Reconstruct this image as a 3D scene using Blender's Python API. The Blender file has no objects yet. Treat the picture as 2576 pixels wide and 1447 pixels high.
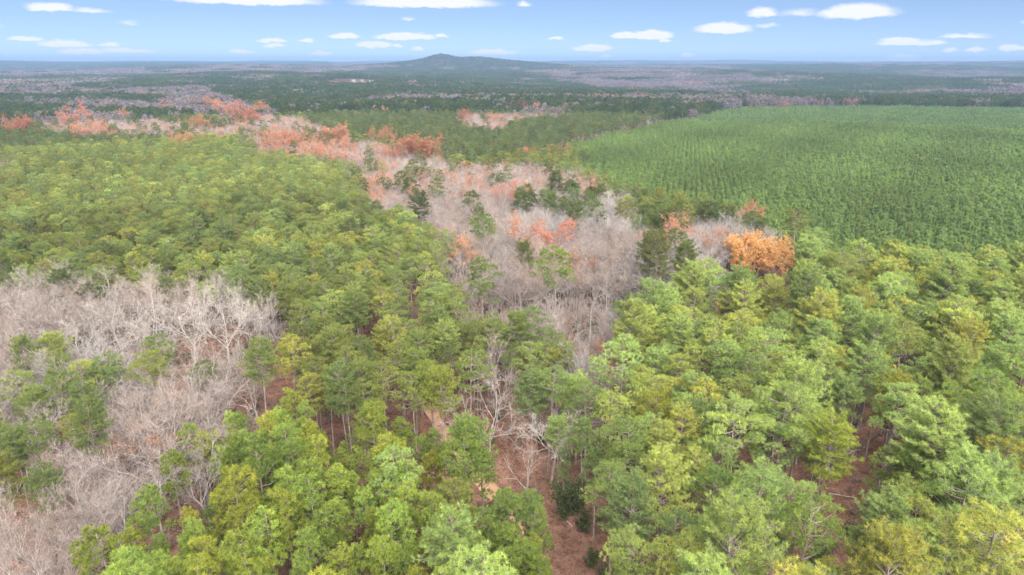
import bpy, math
import numpy as np
from math import radians, sin, cos, tan, pi
from mathutils import Vector

S = bpy.context.scene
COL = S.collection

# ------------------------------------------------------------------ camera, world, sun, exposure
CAM_H = 74.0
PITCH = radians(18.29)
LENS = 24.0
cam_data = bpy.data.cameras.new('camera')
cam_data.lens = LENS; cam_data.sensor_width = 36.0
cam_data.clip_start = 1.0; cam_data.clip_end = 60000.0
cam = bpy.data.objects.new('camera', cam_data); COL.objects.link(cam)
cam.location = (0, 0, CAM_H); cam.rotation_euler = (radians(90) - PITCH, 0, 0)
S.camera = cam

SUN_AZ, SUN_EL = radians(160), radians(46)        # azimuth clockwise from +Y
SKY_STRENGTH = 0.05
EXPOSURE = 2.1
sun_data = bpy.data.lights.new('sun', 'SUN')
sun_data.energy = 5.0; sun_data.angle = radians(85); sun_data.color = (1.0, 0.955, 0.89)
sun = bpy.data.objects.new('sun', sun_data); COL.objects.link(sun)
sun.rotation_euler = Vector((sin(SUN_AZ)*cos(SUN_EL), cos(SUN_AZ)*cos(SUN_EL), sin(SUN_EL))).to_track_quat('Z', 'Y').to_euler()

S.view_settings.view_transform = 'Standard'
S.view_settings.look = 'None'
S.view_settings.exposure = EXPOSURE
S.view_settings.gamma = 1.0
S.view_settings.use_curve_mapping = False
S.render.engine = 'CYCLES'
S.cycles.max_bounces = 5; S.cycles.diffuse_bounces = 3; S.cycles.transmission_bounces = 3
S.cycles.glossy_bounces = 1; S.cycles.volume_bounces = 0; S.cycles.transparent_max_bounces = 6
S.cycles.use_adaptive_sampling = True; S.cycles.adaptive_threshold = 0.022
S.cycles.caustics_reflective = False; S.cycles.caustics_refractive = False
S.cycles.use_denoising = True
try:
    S.cycles.denoiser = 'OPENIMAGEDENOISE'; S.cycles.denoising_input_passes = 'RGB_ALBEDO_NORMAL'
except Exception: pass

# photograph frame used for laying the place out on the ground (2576 x 1447)
FW, FH = 2576.0, 1447.0
FPX = LENS/36.0*FW
CP, SP = cos(PITCH), sin(PITCH)
def ground_at(px, py, z=0.0):
    """where the line of sight through a photograph point meets the level z"""
    u, v = (px-FW/2)/FPX, (FH/2-py)/FPX
    d = np.array([u, CP+v*SP, -SP+v*CP])
    t = (z-CAM_H)/d[2]
    return np.array([d[0]*t, d[1]*t])
def to_frame(x, y, z):
    dz = z-CAM_H
    f = y*CP-dz*SP
    return FW/2+FPX*x/f, FH/2-FPX*(y*SP+dz*CP)/f, f
def angles_of(px, py):
    u, v = (px-FW/2)/FPX, (FH/2-py)/FPX
    d = np.array([u, CP+v*SP, -SP+v*CP]); d /= np.linalg.norm(d)
    return math.degrees(math.atan2(d[0], d[1])), math.degrees(math.asin(d[2]))

def link(nt, a, b): nt.links.new(a, b)

def build_world():
    w = bpy.data.worlds.new('World'); S.world = w; w.use_nodes = True
    nt = w.node_tree; N = nt.nodes; N.clear()
    def new(t, **kw):
        n = N.new(t)
        for k, v in kw.items(): setattr(n, k, v)
        return n
    def val(sock_or_val, inp):
        if isinstance(sock_or_val, bpy.types.NodeSocket): link(nt, sock_or_val, inp)
        else: inp.default_value = sock_or_val
    def math_(op, a, b=0.0, c=0.0):
        n = new('ShaderNodeMath', operation=op)
        val(a, n.inputs[0]); val(b, n.inputs[1]); val(c, n.inputs[2]); return n.outputs[0]
    def vm(op, a, b=(0, 0, 0), c=(0, 0, 0)):
        n = new('ShaderNodeVectorMath', operation=op)
        val(a, n.inputs[0]); val(b, n.inputs[1])
        if op == 'MULTIPLY_ADD': val(c, n.inputs[2])
        return n
    sky = new('ShaderNodeTexSky', sky_type='NISHITA', sun_disc=False)
    sky.sun_elevation = SUN_EL; sky.sun_rotation = SUN_AZ
    sky.air_density = 0.5; sky.dust_density = 0.0; sky.ozone_density = 5.0; sky.altitude = 200
    tc = new('ShaderNodeTexCoord')
    sep = new('ShaderNodeSeparateXYZ'); link(nt, tc.outputs['Generated'], sep.inputs[0])
    az = math_('MULTIPLY', math_('ARCTAN2', sep.outputs[0], sep.outputs[1]), 57.29578)
    el = math_('MULTIPLY', math_('ARCSINE', sep.outputs[2]), 57.29578)
    comb = new('ShaderNodeCombineXYZ'); link(nt, az, comb.inputs[0]); link(nt, el, comb.inputs[1])
    nz_in = vm('MULTIPLY', comb.outputs[0], (0.9, 2.6, 0)).outputs[0]
    nz = new('ShaderNodeTexNoise', noise_dimensions='2D'); link(nt, nz_in, nz.inputs['Vector'])
    nz.inputs['Scale'].default_value = 1.0; nz.inputs['Detail'].default_value = 5; nz.inputs['Roughness'].default_value = 0.62
    warp = vm('MULTIPLY_ADD', nz.outputs['Color'], (0.9, 0.42, 0), (-0.45, -0.21, 0))
    pos = vm('ADD', comb.outputs[0], warp.outputs[0]).outputs[0]
    # cumulus: (x, y, half width, half height, thickness) as the photograph shows them
    C = [(125,18,48,11,1),(225,26,45,7,.45),(620,-2,180,16,1),(1070,4,180,18,1.1),(1318,10,20,8,.6),(65,97,34,6,.8),(165,111,52,9,1),
         (275,112,25,6,.7),(210,130,46,7,.95),(320,127,62,7,.55),(685,101,36,6,.9),(690,115,28,6,.8),(768,101,22,5,.7),(608,130,34,6,.7),
         (868,90,40,8,1),(1020,91,76,10,1.1),(1112,90,18,5,.6),(942,112,44,10,1.1),(1000,116,14,5,.6),(1048,122,18,5,.7),(810,134,26,6,.8),
         (1240,131,60,8,.9),(1402,95,20,6,.8),(1575,89,42,10,.95),(1640,88,50,14,1.15),(1672,102,16,5,.8),(1490,121,50,9,1.1),(1525,143,18,5,.8),
         (1820,71,68,16,1.15),(1918,31,38,14,.85),(2010,31,58,11,.4),(2155,29,84,19,1.2),(1930,64,36,6,.4),(2265,105,50,10,.8),
         (2335,107,42,8,.5),(2425,91,52,7,.45),(1730,137,18,5,.6),(2080,156,26,6,.6),(2272,146,36,10,.95),(2350,155,26,6,.75),
         (2455,125,22,7,.85),(2548,121,28,7,.95),(2392,125,20,5,.5),(1795,151,20,5,.55),(1028,47,18,6,.4),(322,57,24,6,.3),
         (-90,60,60,12,1),(-260,110,70,9,1),(-420,20,90,18,1),(2680,50,70,16,1),(2860,110,60,9,1),(3000,20,90,18,1)]
    best = None
    ppd = FPX*pi/180
    for (x, y, hw, hh, k) in C:
        a, e = angles_of(x, y+hh*0.35)
        v = vm('MULTIPLY_ADD', pos, (ppd/hw*0.92, ppd/hh*0.75, 0), (-a*ppd/hw*0.92, -e*ppd/hh*0.75, 0)).outputs[0]
        m = vm('MAXIMUM', v, vm('MULTIPLY', v, (-1, -2.4, 0)).outputs[0]).outputs[0]
        L = vm('LENGTH', m).outputs['Value']
        if y > 80: k = k*1.1+0.2
        d = math_('MULTIPLY_ADD', L, -k, k)
        best = d if best is None else math_('MAXIMUM', best, d)
    # the same broken cumulus goes on overhead and all round
    inv = math_('DIVIDE', 1.0, math_('MAXIMUM', sep.outputs[2], 0.05))
    pl = vm('MULTIPLY', tc.outputs['Generated'], (1, 1, 0)).outputs[0]
    cs = new('ShaderNodeVectorMath', operation='SCALE'); link(nt, pl, cs.inputs[0]); link(nt, inv, cs.inputs['Scale'])
    n2 = new('ShaderNodeTexNoise', noise_dimensions='2D'); link(nt, cs.outputs[0], n2.inputs['Vector'])
    n2.inputs['Scale'].default_value = 0.9; n2.inputs['Detail'].default_value = 4; n2.inputs['Roughness'].default_value = 0.55
    over = math_('MULTIPLY', math_('SUBTRACT', n2.outputs[0], 0.55), 3.0)
    mk = new('ShaderNodeMapRange'); link(nt, el, mk.inputs[0]); mk.inputs[1].default_value = 5.5; mk.inputs[2].default_value = 9.0
    over = math_('MULTIPLY_ADD', mk.outputs[0], math_('ADD', over, 1.0), -1.0)
    best = math_('MAXIMUM', best, over)
    al = new('ShaderNodeMapRange', interpolation_type='SMOOTHSTEP'); link(nt, best, al.inputs[0])
    al.inputs[1].default_value = 0.0; al.inputs[2].default_value = 0.48; al.inputs[3].default_value = 0; al.inputs[4].default_value = 0.96
    up = new('ShaderNodeMapRange'); link(nt, el, up.inputs[0]); up.inputs[1].default_value = -0.3; up.inputs[2].default_value = 0.1
    alpha = math_('MULTIPLY', al.outputs[0], up.outputs[0])
    tintn = new('ShaderNodeMix', data_type='RGBA', blend_type='MULTIPLY'); tintn.inputs[0].default_value = 1.0
    hb = new('ShaderNodeMapRange', interpolation_type='SMOOTHSTEP'); link(nt, el, hb.inputs[0]); hb.inputs[1].default_value = 0.0; hb.inputs[2].default_value = 4.0; hb.inputs[3].default_value = 1.05; hb.inputs[4].default_value = 1.0
    link(nt, sky.outputs[0], tintn.inputs[6]); tintn.inputs[7].default_value = SKY_TINT
    veil = new('ShaderNodeMix', data_type='RGBA'); veil.inputs[0].default_value = 0.3; link(nt, tintn.outputs[2], veil.inputs[6])
    kv = 1/(2**EXPOSURE)/SKY_STRENGTH; veil.inputs[7].default_value = (.50*kv, .74*kv, .98*kv, 1)
    mix = new('ShaderNodeMix', data_type='RGBA'); link(nt, alpha, mix.inputs[0])
    link(nt, veil.outputs[2], mix.inputs[6])
    k = CLOUD_LEVEL/(2**EXPOSURE)/SKY_STRENGTH
    mix.inputs[7].default_value = (k, k*1.0, k*1.01, 1)
    bright = new('ShaderNodeVectorMath', operation='SCALE'); link(nt, mix.outputs[2], bright.inputs[0]); link(nt, hb.outputs[0], bright.inputs['Scale'])   # pale low air, the same all round
    bg = new('ShaderNodeBackground'); link(nt, bright.outputs[0], bg.inputs[0]); bg.inputs[1].default_value = SKY_STRENGTH
    out = new('ShaderNodeOutputWorld'); link(nt, bg.outputs[0], out.inputs[0])
    w.cycles.sampling_method = 'NONE'
SKY_TINT = (0.575, 0.53, 0.56, 1)
CLOUD_LEVEL = 1.06
build_world()

# ------------------------------------------------------------------ helpers
def tag(o, label=None, cat=None, group=None, kind=None):
    if label: o['label'] = label
    if cat: o['category'] = cat
    if group: o['group'] = group
    if kind: o['kind'] = kind
    return o
def tri_mesh(name, V, T, mats, midx=None, shade=None, smooth=False):
    me = bpy.data.meshes.new(name)
    V = np.ascontiguousarray(V, np.float32); T = np.ascontiguousarray(T, np.int32)
    n, m = len(V), len(T)
    me.vertices.add(n); me.vertices.foreach_set('co', V.ravel())
    me.loops.add(3*m); me.loops.foreach_set('vertex_index', T.ravel())
    me.polygons.add(m); me.polygons.foreach_set('loop_start', np.arange(0, 3*m, 3, dtype=np.int32))
    me.polygons.foreach_set('loop_total', np.full(m, 3, np.int32))
    if midx is not None: me.polygons.foreach_set('material_index', np.ascontiguousarray(midx, np.int32))
    me.polygons.foreach_set('use_smooth', np.full(m, bool(smooth)))
    for mt in mats: me.materials.append(mt)
    if shade is not None:
        at = me.attributes.new('shade', 'FLOAT', 'POINT'); at.data.foreach_set('value', np.ascontiguousarray(shade, np.float32))
    me.update(calc_edges=True); me.validate()
    return me
def new_obj(name, me, parent=None, loc=None):
    o = bpy.data.objects.new(name, me); COL.objects.link(o)
    if parent: o.parent = parent
    if loc is not None: o.location = loc
    return o
def empty(name, loc, rz=0.0):
    o = bpy.data.objects.new(name, None); COL.objects.link(o)
    o.location = loc; o.rotation_euler = (0, 0, rz); o.empty_display_size = 0.5
    return o
def unit(a): return a/np.maximum(np.linalg.norm(a, axis=-1, keepdims=True), 1e-9)
class Geo:
    """collects triangles"""
    def __init__(s): s.V = []; s.T = []; s.S = []; s.n = 0
    def add(s, V, T, sh=0.5):
        V = np.asarray(V, float).reshape(-1, 3); T = np.asarray(T, int).reshape(-1, 3)
        s.V.append(V); s.T.append(T+s.n); s.n += len(V)
        s.S.append(np.broadcast_to(np.asarray(sh, float), (len(V),)).copy())
    def arrays(s):
        if not s.V: return np.zeros((0, 3)), np.zeros((0, 3), int), np.zeros(0)
        return np.concatenate(s.V), np.concatenate(s.T), np.concatenate(s.S)
def segs_to_geo(g, segs, sides, sh=0.5):
    """segs: rows x0 y0 z0 x1 y1 z1 r0 r1 -> prisms"""
    if len(segs) == 0: return
    A = np.asarray(segs, float); p0, p1, r0, r1 = A[:, :3], A[:, 3:6], A[:, 6], A[:, 7]
    d = unit(p1-p0)
    ref = np.where(np.abs(d[:, 2:3]) > 0.9, np.array([[1., 0, 0]]), np.array([[0, 0, 1.]]))
    a = unit(np.cross(d, ref)); b = np.cross(d, a)
    n = len(A); k = sides
    ang = np.arange(k)*2*pi/k
    ring = a[:, None, :]*np.cos(ang)[None, :, None]+b[:, None, :]*np.sin(ang)[None, :, None]
    V = np.concatenate([p0[:, None, :]+ring*r0[:, None, None], p1[:, None, :]+ring*r1[:, None, None]], 1)   # n,2k,3
    i = np.arange(k); j = (i+1) % k
    t = np.concatenate([np.stack([i, j, j+k], 1), np.stack([i, j+k, i+k], 1)])
    T = (t[None]+(np.arange(n)*2*k)[:, None, None]).reshape(-1, 3)
    g.add(V.reshape(-1, 3), T, sh)
def blades(g, base, d, L, W, rng, sh, up=0.0):
    """thin pointed blades: one triangle each"""
    s = unit(np.cross(d, rng.normal(size=d.shape)*(1-up)+np.array([0, 0, 1.6*up])))*(W*0.5)[:, None]
    V = np.stack([base-s, base+s, base+d*L[:, None]], 1).reshape(-1, 3)
    n = len(base)
    g.add(V, np.arange(3*n).reshape(-1, 3), np.repeat(sh, 3))
def leaves(g, c, size, rng, sh, flat=0.4):
    """small leaves: two triangles each"""
    n = len(c)
    nrm = unit(rng.normal(size=(n, 3))+np.array([0, 0, flat]))
    a = unit(np.cross(nrm, rng.normal(size=(n, 3)))); b = np.cross(nrm, a)
    s = size[:, None]
    V = np.stack([c-a*s*0.5, c+b*s*0.32, c+a*s*0.5, c-b*s*0.32], 1).reshape(-1, 3)
    q = np.arange(n)*4
    T = np.concatenate([np.stack([q, q+1, q+2], 1), np.stack([q, q+2, q+3], 1)])
    g.add(V, T, np.repeat(sh, 4))

# ------------------------------------------------------------------ materials
def mat(name):
    m = bpy.data.materials.new(name); m.use_nodes = True; m.node_tree.nodes.clear(); return m
def foliage_mat(name, base, lo=0.72, hi=1.3, transl=0.35, tinted=True, warm=(1.25, 1.0, 0.7)):
    """thin leaves or needles in a colour kept by each tree, varied from tuft to tuft"""
    m = mat(name); nt = m.node_tree; N = nt.nodes
    out = N.new('ShaderNodeOutputMaterial')
    if tinted:
        at = N.new('ShaderNodeAttribute'); at.attribute_type = 'INSTANCER'; at.attribute_name = 'tint'; col = at.outputs['Color']
    else:
        rg = N.new('ShaderNodeRGB'); rg.outputs[0].default_value = (*base, 1); col = rg.outputs[0]
    sh = N.new('ShaderNodeAttribute'); sh.attribute_name = 'shade'
    ramp = N.new('ShaderNodeValToRGB'); link(nt, sh.outputs['Fac'], ramp.inputs[0])
    e = ramp.color_ramp.elements
    e[0].position = 0; e[0].color = (lo, lo*1.02, lo*1.05, 1)
    e[1].position = 1; e[1].color = (hi*warm[0]/1.1, hi*warm[1], hi*warm[2], 1)
    mx = N.new('ShaderNodeMix'); mx.data_type = 'RGBA'; mx.blend_type = 'MULTIPLY'; mx.inputs[0].default_value = 1
    link(nt, col, mx.inputs[6]); link(nt, ramp.outputs[0], mx.inputs[7])
    df = N.new('ShaderNodeBsdfDiffuse'); tr = N.new('ShaderNodeBsdfTranslucent')
    link(nt, mx.outputs[2], df.inputs[0]); link(nt, mx.outputs[2], tr.inputs[0])
    ms = N.new('ShaderNodeMixShader'); ms.inputs[0].default_value = transl
    link(nt, df.outputs[0], ms.inputs[1]); link(nt, tr.outputs[0], ms.inputs[2])
    link(nt, ms.outputs[0], out.inputs[0])
    return m
def bark_mat(name, c0, c1, scale=3.0, stretch=0.25, tinted=False):
    m = mat(name); nt = m.node_tree; N = nt.nodes
    out = N.new('ShaderNodeOutputMaterial'); df = N.new('ShaderNodeBsdfDiffuse'); df.inputs['Roughness'].default_value = 0.6
    tc = N.new('ShaderNodeTexCoord'); mp = N.new('ShaderNodeMapping'); mp.inputs['Scale'].default_value = (1, 1, stretch)
    link(nt, tc.outputs['Object'], mp.inputs[0])
    nz = N.new('ShaderNodeTexNoise'); nz.inputs['Scale'].default_value = scale; nz.inputs['Detail'].default_value = 4
    link(nt, mp.outputs[0], nz.inputs['Vector'])
    rp = N.new('ShaderNodeValToRGB'); link(nt, nz.outputs[0], rp.inputs[0])
    rp.color_ramp.elements[0].position = 0.35; rp.color_ramp.elements[0].color = (*c0, 1)
    rp.color_ramp.elements[1].position = 0.65; rp.color_ramp.elements[1].color = (*c1, 1)
    link(nt, rp.outputs[0], df.inputs[0]); link(nt, df.outputs[0], out.inputs[0])
    return m
M_NEEDLE = foliage_mat('pine_needles', None, 0.68, 1.38, 0.55)
M_TWIG = foliage_mat('bare_twigs', None, 0.75, 1.2, 0.0, warm=(1.1, 1.0, 0.95))
M_LEAF = foliage_mat('autumn_leaves', None, 0.7, 1.3, 0.4, warm=(1.1, 1.0, 0.8))
M_BARK = bark_mat('pine_bark', (0.13, 0.102, 0.088), (0.25, 0.205, 0.178))
M_GREY = bark_mat('hardwood_bark', (0.17, 0.15, 0.138), (0.335, 0.30, 0.278), 1.6, 0.4)
M_DEAD = bark_mat('weathered_deadwood', (0.24, 0.215, 0.195), (0.42, 0.385, 0.355), 2.0, 0.3)
M_BROWNTWIG = foliage_mat('brush_twigs', (0.17, 0.11, 0.09), 0.7, 1.3, 0.0, tinted=False, warm=(1.1, 1, .9))
M_SHRUB = foliage_mat('evergreen_leaves', (0.045, 0.075, 0.03), 0.6, 1.4, 0.25, tinted=False)

def ground_mat():
    m = mat('leaf_litter_ground'); nt = m.node_tree; N = nt.nodes
    out = N.new('ShaderNodeOutputMaterial'); df = N.new('ShaderNodeBsdfDiffuse')
    tc = N.new('ShaderNodeTexCoord'); P = tc.outputs['Object']
    def noise(scale, detail, rough=0.6):
        n = N.new('ShaderNodeTexNoise'); n.inputs['Scale'].default_value = scale; n.inputs['Detail'].default_value = detail
        n.inputs['Roughness'].default_value = rough; link(nt, P, n.inputs['Vector']); return n.outputs[0]
    def ramp(f, a, b, ca, cb):
        r = N.new('ShaderNodeValToRGB'); link(nt, f, r.inputs[0])
        r.color_ramp.elements[0].position = a; r.color_ramp.elements[0].color = (*ca, 1)
        r.color_ramp.elements[1].position = b; r.color_ramp.elements[1].color = (*cb, 1); return r.outputs[0]
    big = ramp(noise(0.035, 4), 0.38, 0.62, (0.125, 0.070, 0.050), (0.185, 0.108, 0.082))
    med = ramp(noise(0.5, 5), 0.35, 0.7, (0.65, 0.62, 0.6), (1.25, 1.2, 1.15))
    vo = N.new('ShaderNodeTexVoronoi'); vo.inputs['Scale'].default_value = 3.2; link(nt, P, vo.inputs['Vector'])
    hs = N.new('ShaderNodeHueSaturation'); link(nt, vo.outputs['Color'], hs.inputs['Color']); hs.inputs['Saturation'].default_value = 0.12
    hs.inputs['Value'].default_value = 1.35
    def mul(a, b, f=1.0, t='MULTIPLY'):
        x = N.new('ShaderNodeMix'); x.data_type = 'RGBA'; x.blend_type = t; x.inputs[0].default_value = f
        link(nt, a, x.inputs[6]); link(nt, b, x.inputs[7]); return x.outputs[2]
    c = mul(mul(big, med), hs.outputs[0], 0.6)
    bp = N.new('ShaderNodeBump'); bp.inputs['Strength'].default_value = 0.5; bp.inputs['Distance'].default_value = 0.12
    link(nt, vo.outputs['Distance'], bp.inputs['Height']); link(nt, bp.outputs[0], df.inputs['Normal'])
    link(nt, c, df.inputs[0]); link(nt, df.outputs[0], out.inputs[0])
    return m
def sand_mat():
    m = mat('sandy_track'); nt = m.node_tree; N = nt.nodes
    out = N.new('ShaderNodeOutputMaterial'); df = N.new('ShaderNodeBsdfDiffuse'); tc = N.new('ShaderNodeTexCoord')
    n1 = N.new('ShaderNodeTexNoise'); n1.inputs['Scale'].default_value = 0.7; n1.inputs['Detail'].default_value = 6; n1.inputs['Roughness'].default_value = 0.65
    link(nt, tc.outputs['Object'], n1.inputs['Vector'])
    rp = N.new('ShaderNodeValToRGB'); link(nt, n1.outputs[0], rp.inputs[0])
    rp.color_ramp.elements[0].position = 0.3; rp.color_ramp.elements[0].color = (0.21, 0.11, 0.07, 1)
    rp.color_ramp.elements[1].position = 0.55; rp.color_ramp.elements[1].color = (0.33, 0.20, 0.13, 1)
    link(nt, rp.outputs[0], df.inputs[0]); link(nt, df.outputs[0], out.inputs[0])
    return m

# ------------------------------------------------------------------ terrain
HILL_Y = 5000.0
def hill_x(px): return ground_at(px, 200, 0)[0]/ground_at(px, 200, 0)[1]*HILL_Y
HPX = HILL_Y/FPX*1.05
_hills = [(1113, 20, 27, 170), (1112, 55, 14, 240), (1205, 28, 14, 200), (1258, 36, 5, 240), (1155, 130, 44, 460), (1050, 45, 8, 300), (1330, 70, 10, 350)]
KNOLLS = []
def terrain(x, y):
    x = np.asarray(x, float); y = np.asarray(y, float); r = np.hypot(x, y)
    h = 0.7*np.sin(x/47+1.3)*np.cos(y/61+0.4)+1.3*np.sin(x/130-y/170+2.0)
    far = np.clip((r-700)/2000, 0, 1)
    h = h+far*2.0*(7*np.sin(x/620+0.7)*np.sin(y/480+1.1)+6*np.sin(x/1500-y/900+0.5)+5*np.sin(x/380+y/700))
    h = h+np.clip((r-2500)/10500, 0, 1)*52
    h = h+np.clip((r-4000)/5000, 0, 1)*0.5*(9*np.sin(x/2300+y/1800)+7*np.sin(x/1200-1.0))
    for (px, s, a, sy) in _hills:
        h = h+a*np.exp(-0.5*((x-hill_x(px))/(s*HPX))**2-0.5*((y-HILL_Y)/sy)**2)
    for (kx, ky, ka, kr) in KNOLLS: h = h+ka*np.exp(-((x-kx)**2+(y-ky)**2)/kr**2)
    return h
for (px_, py_) in ((632, 208), (922, 218)):
    gx, gy = ground_at(px_, py_); KNOLLS.append((gx, gy, 15.0, 260.0))
def build_ground():
    nr, na = 170, 400
    rr = np.concatenate([[0], 6*(16000/6)**(np.arange(nr)/(nr-1))])
    th = np.arange(na)*2*pi/na
    V = [[0, 0, 0]]
    X = rr[1:, None]*np.sin(th); Y = rr[1:, None]*np.cos(th)
    Z = terrain(X, Y)
    V = np.concatenate([[[0, 0, float(terrain(0, 0))]], np.stack([X, Y, Z], -1).reshape(-1, 3)])
    T = []
    j = np.arange(na); j1 = (j+1) % na
    T.append(np.stack([np.zeros(na, int), 1+j1, 1+j], 1))
    for i in range(nr-1):
        a = 1+i*na; b = a+na
        T.append(np.stack([a+j, a+j1, b+j1], 1)); T.append(np.stack([a+j, b+j1, b+j], 1))
    o = new_obj('ground', tri_mesh('ground', V, np.concatenate(T), [ground_mat()], smooth=True))
    tag(o, kind='structure')
build_ground()

# sandy track through the pines
ROAD_PX = [(1390, 1800), (1365, 1600), (1340, 1470), (1312, 1380), (1285, 1315), (1245, 1258), (1185, 1190), (1135, 1125), (1098, 1065), (1072, 1010), (1050, 940), (1030, 880), (1012, 830), (990, 780), (968, 735), (940, 690), (905, 645)]
ROAD = np.array([ground_at(*p) for p in ROAD_PX])
def smooth_line(P, n=12):
    out = []
    Q = np.concatenate([[2*P[0]-P[1]], P, [2*P[-1]-P[-2]]])
    for i in range(1, len(Q)-2):
        for t in np.arange(n)/n:
            a, b, c, d = Q[i-1], Q[i], Q[i+1], Q[i+2]
            out.append(0.5*((2*b)+(c-a)*t+(2*a-5*b+4*c-d)*t*t+(3*b-a-3*c+d)*t**3))
    out.append(Q[-2]); return np.array(out)
ROADL = smooth_line(ROAD)
def build_road():
    rng = np.random.default_rng(5)
    P = ROADL; d = unit(np.gradient(P, axis=0)); nrm = np.stack([-d[:, 1], d[:, 0]], 1)
    prof = [(-1.45, 0.0), (-1.3, 0.05), (-0.9, 0.02), (-0.55, 0.07), (-0.2, 0.10), (0.2, 0.10), (0.55, 0.07), (0.9, 0.02), (1.3, 0.05), (1.45, 0.0)]
    k = len(prof); V = []
    for i in range(len(P)):
        w = 1+0.13*sin(i*0.31)+0.09*sin(i*0.83)+rng.normal()*0.05
        for (o, z) in prof:
            q = P[i]+nrm[i]*o*w
            V.append((q[0], q[1], float(terrain(q[0], q[1]))+0.05+z))
    T = []
    for i in range(len(P)-1):
        for j in range(k-1):
            a = i*k+j; T += [(a, a+k, a+k+1), (a, a+k+1, a+1)]
    tag(new_obj('dirt_road', tri_mesh('dirt_road', V, T, [sand_mat()], smooth=True)), kind='structure')
build_road()
def road_dist(x, y):
    best = np.full(np.shape(x), 1e9)
    for q in ROADL[::3]: best = np.minimum(best, np.hypot(x-q[0], y-q[1]))
    return best

# ------------------------------------------------------------------ trees
def pine_parts(seed, H, zb, R, style, tuft=0.5, whorl=0.62, per=5, nbl=15, step=0.55, bw=0.075, trunk_r=0.2, sides=7):
    """trunk + limbs, and the needle crown. style: round (old), cone (young)"""
    rng = np.random.default_rng(seed)
    tk, cr = Geo(), Geo()
    # trunk with slight sway
    nz = 9; zz = np.linspace(-0.3, H*0.97, nz)
    sw = np.cumsum(rng.normal(0, 0.012*H/8, (nz, 2)), 0); sw -= sw[0]
    rad = trunk_r*(1-0.82*np.clip(zz/H, 0, 1)**1.1); rad[0] *= 1.35
    def axis(z): return np.array([np.interp(z, zz, sw[:, 0]), np.interp(z, zz, sw[:, 1]), z])
    segs_to_geo(tk, [[*sw[i], zz[i], *sw[i+1], zz[i+1], rad[i], rad[i+1]] for i in range(nz-1)], sides)
    limb = []; tp, td, ts = [], [], []
    lop = rng.uniform(0, 2*pi); lopk = rng.uniform(0.05, 0.28)
    z = zb
    while z < H-0.35:
        t = (z-zb)/(H-zb)
        if style == 'round': prof = min(1.0, 0.72+1.2*t)*max(0.0, 1-(max(0, t-0.2)/0.84)**2.4)**0.55; el0 = radians(-6+50*t)
        elif style == 'broad': prof = min(1.0, 0.55+1.1*t)*max(0.0, 1-(max(0, t-0.35)/0.70)**2.2)**0.5; el0 = radians(-10+46*t)
        else: prof = (1-t)**0.82+0.10; el0 = radians(2+52*t)
        n = max(3, int(per+rng.integers(-1, 2)))
        a0 = rng.uniform(0, 2*pi)
        for b in range(n):
            if rng.random() < (0.30 if t < 0.18 and style != 'cone' else 0.07): continue
            az = a0+b*2*pi/n+rng.normal()*0.28
            L = R*prof*rng.uniform(0.66, 1.14)*(1+lopk*cos(az-lop))
            if L < 0.35: L = 0.35
            el = el0+rng.normal()*0.2
            p = axis(min(z+rng.normal()*0.38, H*0.97)); pts = [p]
            ns = 4
            for s in range(ns):
                e = el+0.42*(s/ns)+rng.normal()*0.09; a = az+rng.normal()*0.08
                p = p+np.array([cos(a)*cos(e), sin(a)*cos(e), sin(e)])*L/ns
                pts.append(p)
            br = 0.018+0.013*L
            for s in range(ns): limb.append([*pts[s], *pts[s+1], br*(1-s/ns*0.75), br*(1-(s+1)/ns*0.75)])
            pts = np.array(pts)
            s0 = 0.30 if L > 1.5 else 0.2
            cnt = max(2, int(L*(1-s0)/step))
            for q in range(cnt+1):
                s = s0+(1-s0)*(q+rng.uniform(-0.3, 0.3))/cnt; s = min(max(s, 0.1), 1.0)
                f = s*ns; i = min(int(f), ns-1); base = pts[i]+(pts[i+1]-pts[i])*(f-i); dr = unit(pts[i+1]-pts[i])
                if q == cnt: tp.append(base); td.append(dr); ts.append(1.1); continue
                side = 1 if q % 2 else -1
                sd = np.array([-dr[1], dr[0], 0])*side
                tl = (0.20*L*(1-s)+0.42)*rng.uniform(0.7, 1.3)
                dd = unit(dr*0.75+sd*0.75+np.array([0, 0, rng.uniform(0.0, 0.45)]))
                e = base+dd*tl
                limb.append([*base, *e, 0.016, 0.008])
                tp.append(e); td.append(dd); ts.append(1.0)
                if tl > 0.75: tp.append(base+dd*tl*0.55+np.array([0, 0, 0.1])); td.append(unit(dd+np.array([0, 0, 0.5]))); ts.append(0.85)
                if rng.random() < 0.35:
                    dd2 = unit(dr*0.6-sd*0.6+np.array([0, 0, 0.3])); tp.append(base+dd2*tl*0.7); td.append(dd2); ts.append(0.85)
        z += whorl*rng.uniform(0.75, 1.25)*(1.0 if t < 0.75 else 0.75)
    tp.append(axis(H*0.985)); td.append(np.array([0, 0, 1.])); ts.append(1.1)
    segs_to_geo(tk, limb, 3)
    tp, td, ts = np.array(tp), np.array(td), np.array(ts)
    n = len(tp); K = nbl
    tsh = np.clip(rng.normal(0.45, 0.2, n), 0, 1)
    B = np.repeat(tp, K, 0); D = np.repeat(td, K, 0)
    d = unit(D*0.38+rng.normal(size=B.shape)*0.66+np.array([0, 0, 0.30]))
    Ls = np.repeat(ts, K)*tuft*rng.uniform(0.7, 1.15, n*K)
    base = B-np.repeat(td, K, 0)*rng.uniform(0, 0.32, (n*K, 1))*tuft
    blades(cr, base, d, Ls, np.full(n*K, bw)*rng.uniform(0.75, 1.25, n*K), rng, np.clip(np.repeat(tsh, K)+rng.normal(0, 0.08, n*K), 0, 1), 0.35)
    return tk, cr

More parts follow.
